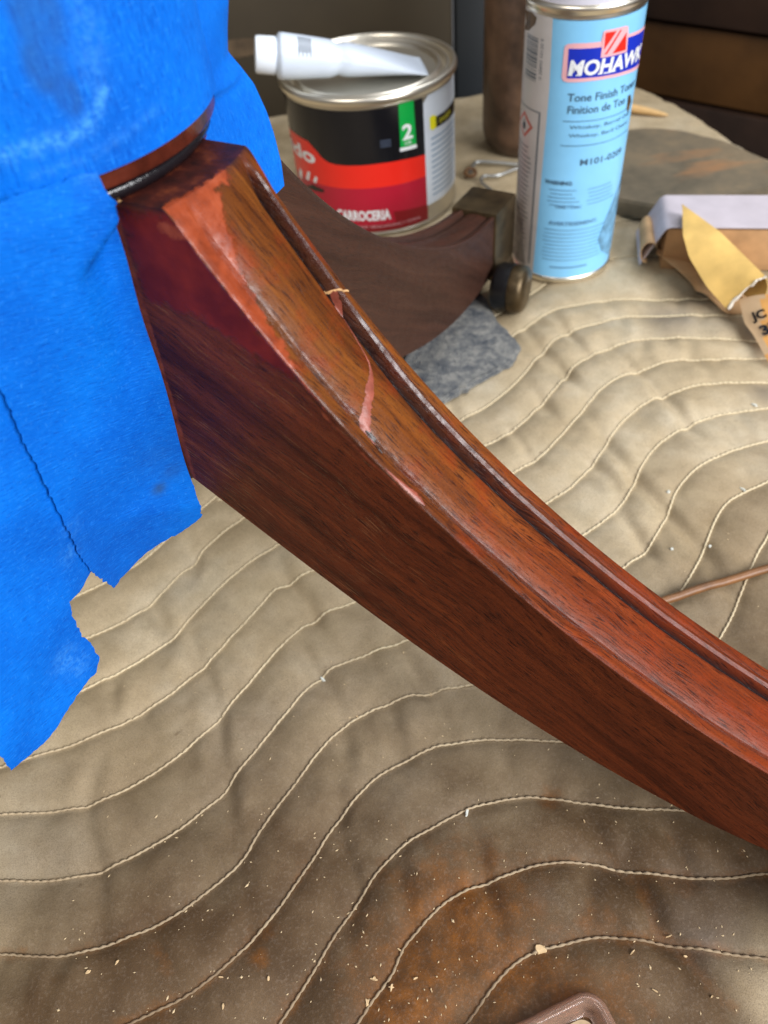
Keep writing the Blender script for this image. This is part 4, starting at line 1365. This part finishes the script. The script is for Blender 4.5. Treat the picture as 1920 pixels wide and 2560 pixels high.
# repair-picture shapes low on the red band
can.patch('picture_shape', [(-62, .0290), (-50, .0345), (-39, .0335), (-40, .0312), (-50, .0300)], M['print_black'], 3 * EPS)
can.patch('picture_shape', [(-58, .036), (-54, .043), (-51, .043), (-54, .036)], M['print_white'], 3 * EPS)
can.patch('picture_shape', [(-49, .037), (-46, .042), (-44, .041), (-46, .0365)], M['print_white'], 3 * EPS)
can.patch('picture_shape', [(-70, .034), (-66, .041), (-62, .040), (-65, .033)], M['print_white'], 3 * EPS)

tb = empty('hardener_tube', (bx, by, .098))
tag(tb, 'squeezed white plastic tube with white cap lying on the tin lid', 'tube')
T0, T1 = V(DATA['tube'][0]), V(DATA['tube'][1])       # cap end and crimped end of the tube, world
ax = (T1 - T0).normalized()
sd = V((-ax.y, ax.x, 0)).normalized()
upt = ax.cross(sd) * -1 if ax.cross(sd).z < 0 else ax.cross(sd)
Lt = (T1 - T0).length
org = V((bx, by, .098))
rows = []
for i in range(41):
    f = i / 40
    wd = .0140 + .0035 * sstep(.15, 1, np.array(f)) - .0022 * math.exp(-((f - .40) / .04) ** 2)
    ht = max(.0009, .0140 * (1 - f) ** .75 - .0016 * math.exp(-((f - .40) / .03) ** 2))
    if i == 0:
        wd, ht = .0138, .0138
    ring = []
    for k in range(36):
        an = 2 * math.pi * k / 36
        ex = 1 - .25 * f
        cx_, sx_ = math.cos(an), math.sin(an)
        px_ = math.copysign(abs(cx_) ** ex, cx_) * wd
        pz_ = math.copysign(abs(sx_) ** (1 + .3 * f), sx_) * ht
        ring.append(T0 + ax * (Lt * f) + sd * px_ + upt * (pz_ + .0015 * math.sin(3 * f) * (1 if k < 18 else 0)) - org)
    rows.append(ring)
rows = np.array([[tuple(v) for v in r_] for r_ in rows])
tbody = grid_mesh('tube_body', rows, M['tube_plastic'], tb, 50, closed_v=True)
bm = bmesh.new()
bm.from_mesh(tbody.data)
bmesh.ops.holes_fill(bm, edges=[e for e in bm.edges if e.is_boundary], sides=0)
bmesh.ops.recalc_face_normals(bm, faces=bm.faces)
bm.to_mesh(tbody.data)
bm.free()


def ring_stack(name, base, axis, prof, mat, parent, seg=36):
    u = V((0, 0, 1))
    u = (u - axis * u.dot(axis)).normalized()
    v = axis.cross(u)
    vs, fs = [], []
    for rr, a in prof:
        for k in range(seg):
            an = 2 * math.pi * k / seg
            vs.append(base + axis * a + (u * math.cos(an) + v * math.sin(an)) * rr)
    for i in range(len(prof) - 1):
        for k in range(seg):
            fs.append((i * seg + k, i * seg + (k + 1) % seg, (i + 1) * seg + (k + 1) % seg, (i + 1) * seg + k))
    fs.append(tuple(range(seg))[::-1])
    fs.append(tuple((len(prof) - 1) * seg + k for k in range(seg)))
    o = mesh(name, vs, fs, mat, parent, 40)
    bm = bmesh.new()
    bm.from_mesh(o.data)
    bmesh.ops.recalc_face_normals(bm, faces=bm.faces)
    bm.to_mesh(o.data)
    bm.free()
    return o


ring_stack('tube_neck', T0 - org, -ax, [(.0138, -.0002), (.0122, .0012), (.0108, .0016), (.0108, .003)], M['tube_plastic'], tb)
ring_stack('cap', T0 - org, -ax, [(.0110, .0024), (.0114, .003), (.0112, .0135), (.0108, .0152), (.0098, .0156)], M['cap_plastic'], tb)
# faint grey print on the tube, bent over its upper side
for k in range(7):
    f0, f1 = .12 + k * .013, .12 + k * .013 + .008
    ring = []
    vs = []
    for f in (f0, f1):
        i = f * 40
        i0 = int(i)
        row = rows[i0] + (rows[i0 + 1] - rows[i0]) * (i - i0)
        cen = row.mean(0)
        for kk in range(2 + k % 2, 9):
            kq = (kk if sd.y < 0 else 18 - kk) % 36
            vs.append(cen + (row[kq] - cen) * 1.012)
    nn = len(vs) // 2
    mesh('small_print', vs, [(j, j + 1, nn + j + 1, nn + j) for j in range(nn - 1)], M['print_grey'], tb)

# ---------------------------------------------------------------- spray can
sx0, sy0 = .1425, .4733
sp = empty('spray_can', (sx0, sy0, 0))
tag(sp, 'tall sky blue aerosol spray can with white side label standing on the blanket', 'spray can')
RS = .0322
lathe('body', [(.0, .002), (.026, .002), (.0300, .0005), (.0322, .0018), (.0326, .0030), (.0322, .0044), (.0322, .1546)], M['can_blue'], sp, 128, 35, cap=False)
lathe('base_seam', [(.0300, .0003), (.0328, .0010), (.0331, .0026), (.0328, .0042), (.0323, .0046)], M['tin'], sp, 128, 60, cap=False)
lathe('top_seam', [(.0322, .1540), (.0322, .1568), (.0331, .1578), (.0334, .1592), (.0331, .1606), (.0320, .1612), (.0312, .1606), (.030, .159)], M['tin'], sp, 128, 60, cap=False)
lathe('cap', [(.0304, .1595), (.0309, .1612), (.0309, .190), (.0302, .1945), (.0285, .1965), (.0, .1968)], M['lav_cap'], sp, 96, 40, cap=False)
can = Can(sp, RS, math.atan2(-sy0, -sx0))
can.patch('bare_rim', [(-100, .1544), (-30.6, .1549), (0, .1551), (100, .1551), (100, .1562), (-100, .1562)], M['tin'], EPS)
can.patch('white_side_label', [(-140, .0046), (-32, .0046), (-30, .06), (-28.2, .12), (-30.2, .1546), (-140, .1546)], M['can_side'], EPS)
can.patch('grime_spot', [(-84, .1520), (-58.6, .1542), (-50.3, .1528), (-52.5, .1493), (-63.9, .1447), (-82, .1425), (-73.6, .1474)], M['grime'], 2 * EPS)
zb = .1215
while zb < .1430:
    hgt = random.choice([.0004, .0006, .0010, .0013])
    can.patch('bar', [(-67.5, zb), (-46.0, zb), (-46.2, zb + hgt), (-67.8, zb + hgt)], M['print_grey'], 2 * EPS)
    zb += hgt + random.choice([.0005, .0007, .0011])
can.text('digits', '0 28893 10120 9', -38.4, .1235, .0021, M['print_grey'], 2 * EPS, rot=1)
for pl in ([(-100, .1062), (-36.5, .1064), (-36.5, .1057), (-100, .1055)], [(-38.8, .1058), (-36.5, .1058), (-37.4, .010), (-39.6, .010)]):
    can.patch('label_frame', pl, M['print_grey'], 2 * EPS)
can.patch('hazard_diamond', [(-63.5, .1030), (-45.9, .0965), (-60.5, .0885), (-80, .0950)], simple('hazard_red_print', (.62, .14, .10), .4), 2 * EPS)
can.patch('hazard_field', [(-63.5, .1010), (-50.5, .0962), (-60.8, .0903), (-74, .0952)], M['can_side'], 3 * EPS)
can.patch('hazard_flame', [(-64.5, .0932), (-60, .0930), (-58.8, .0955), (-61.0, .0978), (-62.2, .0992), (-63.8, .0965), (-65.6, .0955)], M['print_black'], 4 * EPS)
for k in range(26):
    zz = .0835 - k * .0029
    can.patch('small_print', [(-85, zz), (-44 - random.uniform(0, 10), zz), (-44 - random.uniform(0, 10), zz + .0008), (-85, zz + .0008)], M['print_grey'], 2 * EPS)
can.patch('logo_border', [(-16.2, .1405), (-15.4, .1424), (-13, .1433), (-7, .1438), (17.4, .1440), (18.4, .1484), (21, .1491), (41.5, .1491), (44.5, .1484), (46.6, .1445), (62, .1440), (84, .1432), (85, .1225), (77, .1227), (49.7, .1245), (28.5, .1252), (11.2, .1251), (-10.1, .1246), (-14.3, .1251), (-16.2, .1268)], M['print_pink'], 2 * EPS)
can.patch('logo_plate', [(-11.7, .1412), (19.2, .1414), (45.9, .1430), (80, .1418), (80, .1246), (49, .1263), (28.1, .1268), (10.9, .1269), (-11.0, .1266)], M['print_blue'], 3 * EPS)
can.patch('logo_white', [(18.6, .1362), (18.8, .1488), (44.5, .1486), (47.0, .1362)], M['print_pink'], 4 * EPS)
can.patch('logo_square', [(20.5, .1480), (31.5, .1480), (20.9, .1400)], M['print_red'], 5 * EPS)
can.patch('logo_square', [(35.0, .1480), (36.8, .1479), (24.2, .1376), (22.0, .1376)], M['print_red'], 5 * EPS)
can.patch('logo_square', [(42.8, .1460), (45.0, .1374), (30.0, .1374)], M['print_red'], 5 * EPS)
can.text('brand_lettering', 'MOHAWK', -10.2, .1281, .0078, M['print_white'], 6 * EPS, 76, bold=.035, shear=.12)
for a in (-10.3, -3.0, 17.5, 23.2, 26.0, 31.5):
    can.patch('letter_serif', [(a, .1281), (a + 4.2, .1281), (a + 4.2, .1287), (a, .1287)], M['print_white'], 6 * EPS)
can.text('lettering', 'Tone Finish Toner', -8.5, .1147, .0042, M['print_ink'], 2 * EPS, 74, bold=.012)
can.text('lettering', 'Finition de Ton', -7.4, .1082, .0042, M['print_ink'], 2 * EPS, 56, bold=.012)
can.patch('rule_line', [(-11, .1039), (70, .1039), (70, .1043), (-11, .1043)], M['print_ink'], 2 * EPS)
can.text('lettering', 'Whiskey, Barrel Oak', -4, .0993, .0026, M['print_ink'], 2 * EPS, 70)
can.text('lettering', 'Whiskey, Baril Chene', -4, .0946, .0026, M['print_ink'], 2 * EPS, 68)
can.patch('rule_line', [(-11.3, .0903), (72, .0903), (72, .0907), (-11.3, .0907)], M['print_ink'], 2 * EPS)
can.text('lettering', 'M101-0209', 10.5, .0788, .0038, M['print_ink'], 2 * EPS, 64, bold=.012)
can.text('lettering', 'WARNING:', -25, .0670, .0026, M['print_ink'], 2 * EPS, 5, bold=.03)
can.text('lettering', 'OMB / DMC', -11, .0524, .0018, M['print_faint'], 2 * EPS, 17.5, bold=.02)
can.text('lettering', 'AVERTISSEMENT:', -17, .0412, .0026, M['print_faint'], 2 * EPS, 38, bold=.03)
for k in range(5):
    for a0, ln in ((-22, 38), (20, 44)):
        can.patch('small_print', [(a0 + random.uniform(0, 5), .0636 - k * .0024), (a0 + ln * random.uniform(.7, 1), .0636 - k * .0024), (a0 + ln * random.uniform(.7, 1), .0641 - k * .0024), (a0 + random.uniform(0, 5), .0641 - k * .0024)], M['print_faint'], 2 * EPS)
for k in range(9):
    can.patch('small_print', [(-24 + random.uniform(0, 6), .0378 - k * .0026), (58 - random.uniform(0, 18), .0378 - k * .0026), (58 - random.uniform(0, 18), .0383 - k * .0026), (-24 + random.uniform(0, 6), .0383 - k * .0026)], M['print_faint'], 2 * EPS)
can.patch('small_print', [(-11, .0115), (32, .0115), (32, .0125), (-11, .0125)], M['print_faint'], 2 * EPS)
can.patch('grime_spot', [(61, .1115), (66, .1112), (71, .1065), (67, .1010), (62, .1045)], M['grime'], 3 * EPS)
can.patch('paint_smear', densify([(52, .040), (66, .052), (86, .060), (100, .055), (100, .012), (72, .010), (52, .018), (44, .028)], .01), M['blue_grime'], 3 * EPS)
can.patch('paint_smear', densify([(-95, .042), (-70, .045), (-55, .038), (-52, .020), (-44, .008), (-95, .005)], .01), simple('dark_paint_smear', (.26, .25, .25), .45, var=.5, vscale=160), 3 * EPS)

# ---------------------------------------------------------------- dark bottle behind it
bo = empty('brown_bottle', (*DATA['bottle'], 0))
tag(bo, 'dark rusty brown bottle standing behind the blue spray can', 'bottle')
rb = .0385
lathe('body', [(.0, .0022), (rb * .70, .0006), (rb * .82, .0018), (rb * .93, .0065), (rb * .985, .0130), (rb, .0200), (rb, .1500), (rb * .96, .160), (rb * .80, .172), (.016, .186), (.0135, .192), (.0135, .210)], M['bottle'], bo, 96, 60, cap=False)
lathe('cap', [(.0155, .200), (.0158, .201), (.0158, .2200), (.0148, .2225), (.0, .2228)], M['print_black'], bo, 48, 40, cap=False)

# ---------------------------------------------------------------- other odds and ends on the blanket
pad = slab('abrasive_pad', DATA['pad'], .0002, lambda x, y: .0036 + .0006 * math.sin(x * 160) + .0006 * math.sin(y * 130 + 1), M['felt'], None, .0016, .0006, .003)
tag(pad, 'grey fibrous abrasive pad lying flat below the rear leg', 'abrasive pad')

board = slab('mixing_board', spline(DATA['slab'] + DATA['slab'][:1], .006)[:-1], .0009, .0125, M['slab'], None, .0012, 0, .02)
tag(board, 'dark stained rounded wooden mixing board behind the sandpaper', 'board')

# lavender paper over a wooden block
BX, BY, BW, BH, BA = DATA['block']
sb = empty('sanding_block', (BX, BY, 0), BA)
tag(sb, 'pale lavender abrasive paper wrapped over a tan wooden block', 'sanding block')
box('block', (0, 0, .0145), (.098, .040, .0285), M['block_wood'], sb, 0, .0012)
u = np.linspace(0, 1, 40)
path = []
for t in u:       # paper: up the left end, over the top
    if t < .30:
        path.append((-.0630 + .012 * (t / .30), .004 + .0250 * (t / .30)))
    elif t < .38:
        k = (t - .30) / .08
        path.append((-.0510 + .004 * k, .0290 + .0018 * math.sin(k * math.pi / 2)))
    else:
        path.append((-.047 + .100 * (t - .38) / .62, .0308))
path = np.array(path)
yy2 = np.linspace(-.0212, .0212, 10)
Pp = np.array([[(px, yv_, pz) for yv_ in yy2] for px, pz in path])
wrp = grid_mesh('abrasive_paper', Pp, M['paper_lav'], sb, 50)
thicken(wrp, .0004)
curl = np.array([[(-.0585 - .0052 * math.sin(a) * (1 - .2 * v_), -.019 + .034 * v_ - .004, .0105 + .0075 * (1 - math.cos(a)) - .004) for v_ in np.linspace(0, 1, 8)] for a in np.linspace(0, 4.2, 24)])
cu = grid_mesh('curled_paper_end', curl, M['paper_tan'], sb, 180)
thicken(cu, .0004)

# yellow folded sandpaper
ys = empty('folded_sandpaper', (*DATA['yl'][3], 0))
o0 = np.array([*DATA['yl'][3], 0])
tag(ys, 'folded yellow sandpaper sheet with a torn white edge', 'sandpaper')
yf = np.array(DATA['yflap'])
Pb = densify(np.array(DATA['yl']), .003, .0002)
vs2, fs2 = cdt(Pb, .005)
zl = np.array([h1(a, b) for a, b in vs2]) + .0025 + .006 * sstep(.235, .20, vs2[:, 0])
lo = mesh('under_sheet', np.c_[vs2, zl] - o0, fs2, M['paper_tan'], ys, 60)
thicken(lo, -.0004)
nfl = len(yf)
tl = yf[[0, 9, 8, 7, 6]]
tr = yf[[0, 1, 2, 3]]
Ls = np.array([np.interp(np.linspace(0, 1, 24), np.linspace(0, 1, len(tl)), tl[:, k]) for k in range(3)]).T
Rs = np.array([np.interp(np.linspace(0, 1, 24), np.linspace(0, 1, len(tr)), tr[:, k]) for k in range(3)]).T
fl = np.array([[Ls[i] + (Rs[i] - Ls[i]) * s_ + np.array([0, 0, .0035 * math.sin(s_ * math.pi) * (i / 23)]) for s_ in np.linspace(0, 1, 14)] for i in range(24)])
up = grid_mesh('upper_flap', fl - o0, M['paper_yellow'], ys, 60)
thicken(up, .0005)
edge_pts = fl[-1] - o0
ev = []
for p in edge_pts:
    j = rng.normal(0, .0004, 3)
    ev.append(p + j)
tube('torn_edge', ev, .0007, M['paper_edge'], ys, 6, [.0004 + abs(rng.normal(0, .0004)) for _ in ev])
# side wall of the roll from the right-hand fold down to the under sheet
Rw = np.array([[Rs[i] * (1 - v_) + np.array([Rs[i][0] + .006, Rs[i][1] + .004, .003]) * v_ + np.array([.004 * math.sin(v_ * math.pi), .002 * math.sin(v_ * math.pi), 0]) for v_ in np.linspace(0, 1, 8)] for i in range(24)])
sw = grid_mesh('fold_side', Rw - o0, M['paper_yellow'], ys, 60)
thicken(sw, .0005)

# orange printed scrap
og = np.array(DATA['orange'])
oo = empty('printed_scrap', (*og[3][:2], 0))
o1 = np.array([*og[3][:2], 0])
tag(oo, 'orange and cream printed sandpaper scrap with black lettering at the picture edge', 'paper scrap')
Lp_ = og[[0, 3, 4, 5, 6]]
Ls = np.array([np.interp(np.linspace(0, 1, 20), np.linspace(0, 1, 5), Lp_[:, k]) for k in range(3)]).T
R0, R1_ = og[2] + np.array([.03, -.012, .004]), og[6] + np.array([.045, .0, .004])
Rr = np.array([R0 + (R1_ - R0) * t for t in np.linspace(0, 1, 20)])
sc_ = np.array([[Ls[i] + (Rr[i] - Ls[i]) * s_ + np.array([0, 0, .006 * math.sin(min(1, s_ * 1.2) * math.pi)]) for s_ in np.linspace(0, 1, 16)] for i in range(20)])
cream = grid_mesh('scrap_sheet', sc_ - o1, [simple('cream_printed_paper', (.62, .42, .24), .7, var=.1, vscale=60), M['paper_orange']], oo, 60)
mi = []
for i in range(19):
    for j in range(15):
        mi.append(1 if j + .20 * i > 3.0 else 0)
cream.data.polygons.foreach_set('material_index', mi)
thicken(cream, .0004)
for txt, ii, jj in (('JC', 5, .8), ('35', 10, .6)):
    a = sc_[ii, 1]
    ex = (sc_[ii, 5] - sc_[ii, 0])
    ex = V(ex).normalized()
    ez = V(sc_[ii - 3, 1] - sc_[ii + 3, 1]).normalized()
    vs, fs = text_mesh(txt, .0080, bold=.05)
    nrm = ex.cross(ez)
    if nrm.z < 0:
        nrm = -nrm
    mesh('lettering', [V(a) + ex * (p[0] + .0008) + ez * (p[1] - .003) + nrm * (.0012 + .0004 * p[0] / .006) - V(o1) for p in vs], fs, M['print_black'], oo)

# reddish dowel
dw = DATA['dowel']
pts = [(x, y, h1(x, y) * .2 + .0021 + .0004 * math.sin(i * 1.7)) for i, (x, y) in enumerate(spline(dw, .008))]
tag(tube('wooden_dowel', pts, .0019, M['dowel'], None, 12), 'thin reddish brown wooden stick lying behind the front leg', 'stick')

# pale pointed stick behind the spray can
p0, p1 = V((*DATA['stick'][1], .0042)), V((*DATA['stick'][0], .0030))
dr = (p1 - p0).normalized()
pts = [p0 - dr * .10 + (p1 - p0 + dr * .10) * t for t in (0, .3, .6, .75, .85, .93, .98, 1)]
tag(tube('pointed_stick', pts, .0036, M['pale_wood'], None, 12, [.0036, .0036, .0036, .0034, .003, .0022, .0013, .0006]), 'pale pointed wooden stick lying behind the blue spray can', 'stick')

# bent wire
wc = empty('bent_wire', (*DATA['wire_c'], 0))
tag(wc, 'bent grey wire clip with a rusty loop between the tin and the spray can', 'wire clip')
o2 = V((*DATA['wire_c'], 0))
w3 = [V((x, y, .004)) - o2 for x, y in DATA['wire_a']]
tube('wire_arm', spline([tuple(p) for p in w3], .003), .0014, M['wire'], wc, 8)
w4 = [V((x, y, .0025)) - o2 for x, y in DATA['wire_b']]
tube('wire_arm', spline([tuple(p) for p in w4], .003), .0012, M['wire'], wc, 8)
c0 = w3[0]
tube('rusty_loop', [c0 + V((.0042 * math.cos(a), .0042 * math.sin(a), .001 * math.sin(a))) for a in np.linspace(0, 6.0, 22)], .0016, M['rust'], wc, 8)

# clear plastic lid at the bottom edge
to = DATA['tray_outer']
ty = empty('plastic_lid', (.045, .030, 0))
tag(ty, 'clear rounded plastic lid with tan residue at the bottom edge', 'lid')
TL = np.array(DATA['tray'])


def rrect(cx, cy, w_, h_, r_, ang, n=8):
    out = []
    for qx, qy, a0 in ((1, 1, 0), (-1, 1, 90), (-1, -1, 180), (1, -1, 270)):
        for k in range(n + 1):
            a = math.radians(a0 + 90 * k / n)
            x, y = qx * (w_ / 2 - r_) + r_ * math.cos(a), qy * (h_ / 2 - r_) + r_ * math.sin(a)
            out.append((cx + x * math.cos(ang) - y * math.sin(ang), cy + x * math.sin(ang) + y * math.cos(ang)))
    return np.array(out)


cx_, cy_, w_, h_, r_, an_ = DATA['tray']
prof = [(0, .0008), (0, .0050), (.0008, .0062), (.0020, .0066), (.0032, .0060), (.0040, .0042), (.0048, .0022), (.0060, .0018)]
Pl = np.array([[(x - .045, y - .030, z) for x, y in rrect(cx_, cy_, w_ - 2 * k, h_ - 2 * k, max(.002, r_ - k), an_)] for k, z in prof])
rim = grid_mesh('lid_rim', Pl, M['clear'], ty, 60, closed_v=True)
thicken(rim, .0007)
inner = rrect(cx_, cy_, w_ - .0122, h_ - .0122, .004, an_)
vs2, fs2 = cdt(densify(inner, .004), .004)
mesh('wax_residue', np.c_[vs2[:, 0] - .045, vs2[:, 1] - .030, .0021 + .0005 * np.sin(vs2[:, 0] * 300) * np.cos(vs2[:, 1] * 260)], fs2, M['tray_fill'], ty, 180)

# wood chips and shavings: the ones that can be told apart
def chip(x, y, ln, wd, th, mat, ang, label, group):
    z = h1(x, y)
    n = 9
    base = []
    for k in range(n):
        a = 2 * math.pi * k / n
        base.append((math.cos(a) * ln / 2 * random.uniform(.75, 1.1), math.sin(a) * wd / 2 * random.uniform(.7, 1.15)))
    vs = [(p[0], p[1], 0) for p in base] + [(p[0] * .8, p[1] * .75, th * random.uniform(.7, 1.2)) for p in base]
    fs = [tuple(range(n))[::-1], tuple(range(n, 2 * n))] + [(i, (i + 1) % n, n + (i + 1) % n, n + i) for i in range(n)]
    o = mesh('wood_chip', vs, fs, mat)
    o.location = (x, y, z + .0002)
    o.rotation_euler = (random.uniform(-.1, .1), random.uniform(-.1, .1), ang)
    tag(o, label, 'wood chip', group)


for (x, y), (ln, wd, ang, lab) in zip(DATA['chips_white'], [
        (.0036, .0012, 1.2, 'white splinter lying on the seam below the middle of the leg'),
        (.0040, .0016, 2.3, 'pale splinter on the seam left of the leg underside'),
        (.0042, .0012, 2.2, 'white shaving on the seam just above the reddish stick'),
        (.0040, .0012, 2.3, 'white shaving at the right below the printed scrap'),
        (.0022, .0016, .3, 'small white fleck between leg and right shavings'),
        (.0018, .0012, .3, 'tiny pale fleck close above the leg edge'),
        (.0018, .0012, .3, 'tiny pale fleck left of the reddish stick')]):
    chip(x, y, ln, wd, .0009, M['chip_white'], ang, lab, 'white shavings on the blanket')
chip_labels = [
    'largest tan wood chip, on the rusty stain above the plastic lid', 'tan chip in the crease below the far end of the leg', 'long tan sliver standing out at the bottom edge left of the lid',
    'rounded tan chip just above the long bottom sliver', 'upper of two tan chips on the lowest seam right of the lid', 'lower of two tan chips beside the lowest seam right of the lid',
    'lone tan chip below the lowest seam, right of the largest chip', 'rightmost tan sliver in the crease near the lower right corner', 'upright tan sliver just right of the plastic lid',
    'tan speck beside the seam above the rounded chip', 'tan speck left of the lid on the brown stain', 'tan speck nearest the rounded chip on its right', 'lowest tan speck left of the plastic lid',
    'broad tan flake close to the bottom edge on the darkest stain', 'thin tan splinter touching the seam at the bottom edge', 'tan splinter at the bottom edge between two seams', 'slender tan splinter on the grey brown cloth near the bottom',
    'leftmost tan crumb on the lower left of the blanket', 'tan crumb just right of the leftmost crumb', 'tan flake below the middle seam at the bottom', 'tan crumb on the seam edge close above the long sliver',
    'tan thread end at the seam just under the leg', 'tan fibre crossing the seam below the middle of the leg']
for i, (x, y) in enumerate(DATA['chips_tan']):
    big = i == 0
    chip(x, y, .0048 if big else random.uniform(.0014, .0032), .0034 if big else random.uniform(.0005, .0012), .0012 if big else .0006, M['chip_tan'], random.uniform(0, 3.1),
         chip_labels[i], 'tan wood chips on the blanket')
# sawdust, past counting
vs, fs = [], []
for _ in range(1000):
    x, y = rng.uniform(-.13, .16), abs(rng.normal(.0, .075)) + rng.uniform(.0, .03)
    if rng.uniform() < .12:
        x, y = rng.uniform(-.1, .2), rng.uniform(.05, .3)
    ix_, iy_ = int((x - FX0) / FS), int((y - FY0) / FS)
    if rng.uniform() > .30 + .8 * math.exp(-dS[iy_, ix_] / .004) + .9 * wC[iy_, ix_] * math.exp(-(dC[iy_, ix_] / .004) ** 2) + .5 * math.exp(-((x - .02) / .05) ** 2 - ((y - .05) / .03) ** 2):
        continue
    s_ = rng.uniform(.00010, .00030) * (1.7 if rng.uniform() < .06 else 1)
    a = rng.uniform(0, 6.28)
    l_ = s_ * rng.uniform(1, 2.6)
    z = h1(x, y) + .00015
    k = len(vs)
    ca, sa = math.cos(a), math.sin(a)
    vs += [(x + ca * l_, y + sa * l_, z), (x - sa * s_, y + ca * s_, z), (x - ca * l_, y - sa * l_, z), (x + sa * s_, y - ca * s_, z), (x, y, z + s_ * .9)]
    fs += [(k, k + 1, k + 4), (k + 1, k + 2, k + 4), (k + 2, k + 3, k + 4), (k + 3, k, k + 4)]
dust = mesh('sawdust', vs, fs, M['spec'])
tag(dust, 'fine pale sawdust scattered over the stained blanket', 'sawdust', None, 'stuff')

# ---------------------------------------------------------------- dark furniture beyond the bench
cb = empty('wooden_cabinet', (.322, .862, -.85), -.762)
tag(cb, 'dark brown wooden cabinet with stacked boards and a black gap behind the bench', 'cabinet')
def cbox(name, x0, x1, y0, y1, z0, z1, mat, bev=.003):
    return box(name, ((x0 + x1) / 2, (y0 + y1) / 2, (z0 + z1) / 2 + .85), (x1 - x0, y1 - y0, z1 - z0), mat, cb, 0, bev)
cbox('upper_board', -.16, .9, 0, .04, .018, .30, M['board_dark'])
cbox('drawer_front', -.16, .9, .012, .04, -.055, .0125, M['board_mid'])
cbox('lower_board', -.16, .9, .008, .04, -.85, -.058, M['board_dark'])
cbox('carcass', -.15, .89, .043, .35, -.849, .28, M['void'])
pb = empty('back_panel', (-.3, .845, -.85))
tag(pb, 'plain olive brown panel standing behind the bench at the left', 'panel')
box('panel_board', (-.05, 0, .85), (.945, .016, 1.6), M['board_olive'], pb, 0, .002)
bp_ = box('panel_stile', (.443, -.003, .85), (.036, .022, 1.6), simple('blue_black_stile', (.014, .017, .020), .5), pb, 0, .002)  # dark strip put in for the shaded gap beside the panel
smear = mesh('tan_smear', [(.214 + .028 * math.cos(a) * (1 + .2 * math.sin(3 * a)), -.0084, .893 + .008 * math.sin(a)) for a in np.linspace(0, 2 * math.pi, 24, endpoint=False)], [tuple(range(24))], simple('tan_smear_stain', (.105, .068, .036), .7, var=.5, vscale=60), pb)
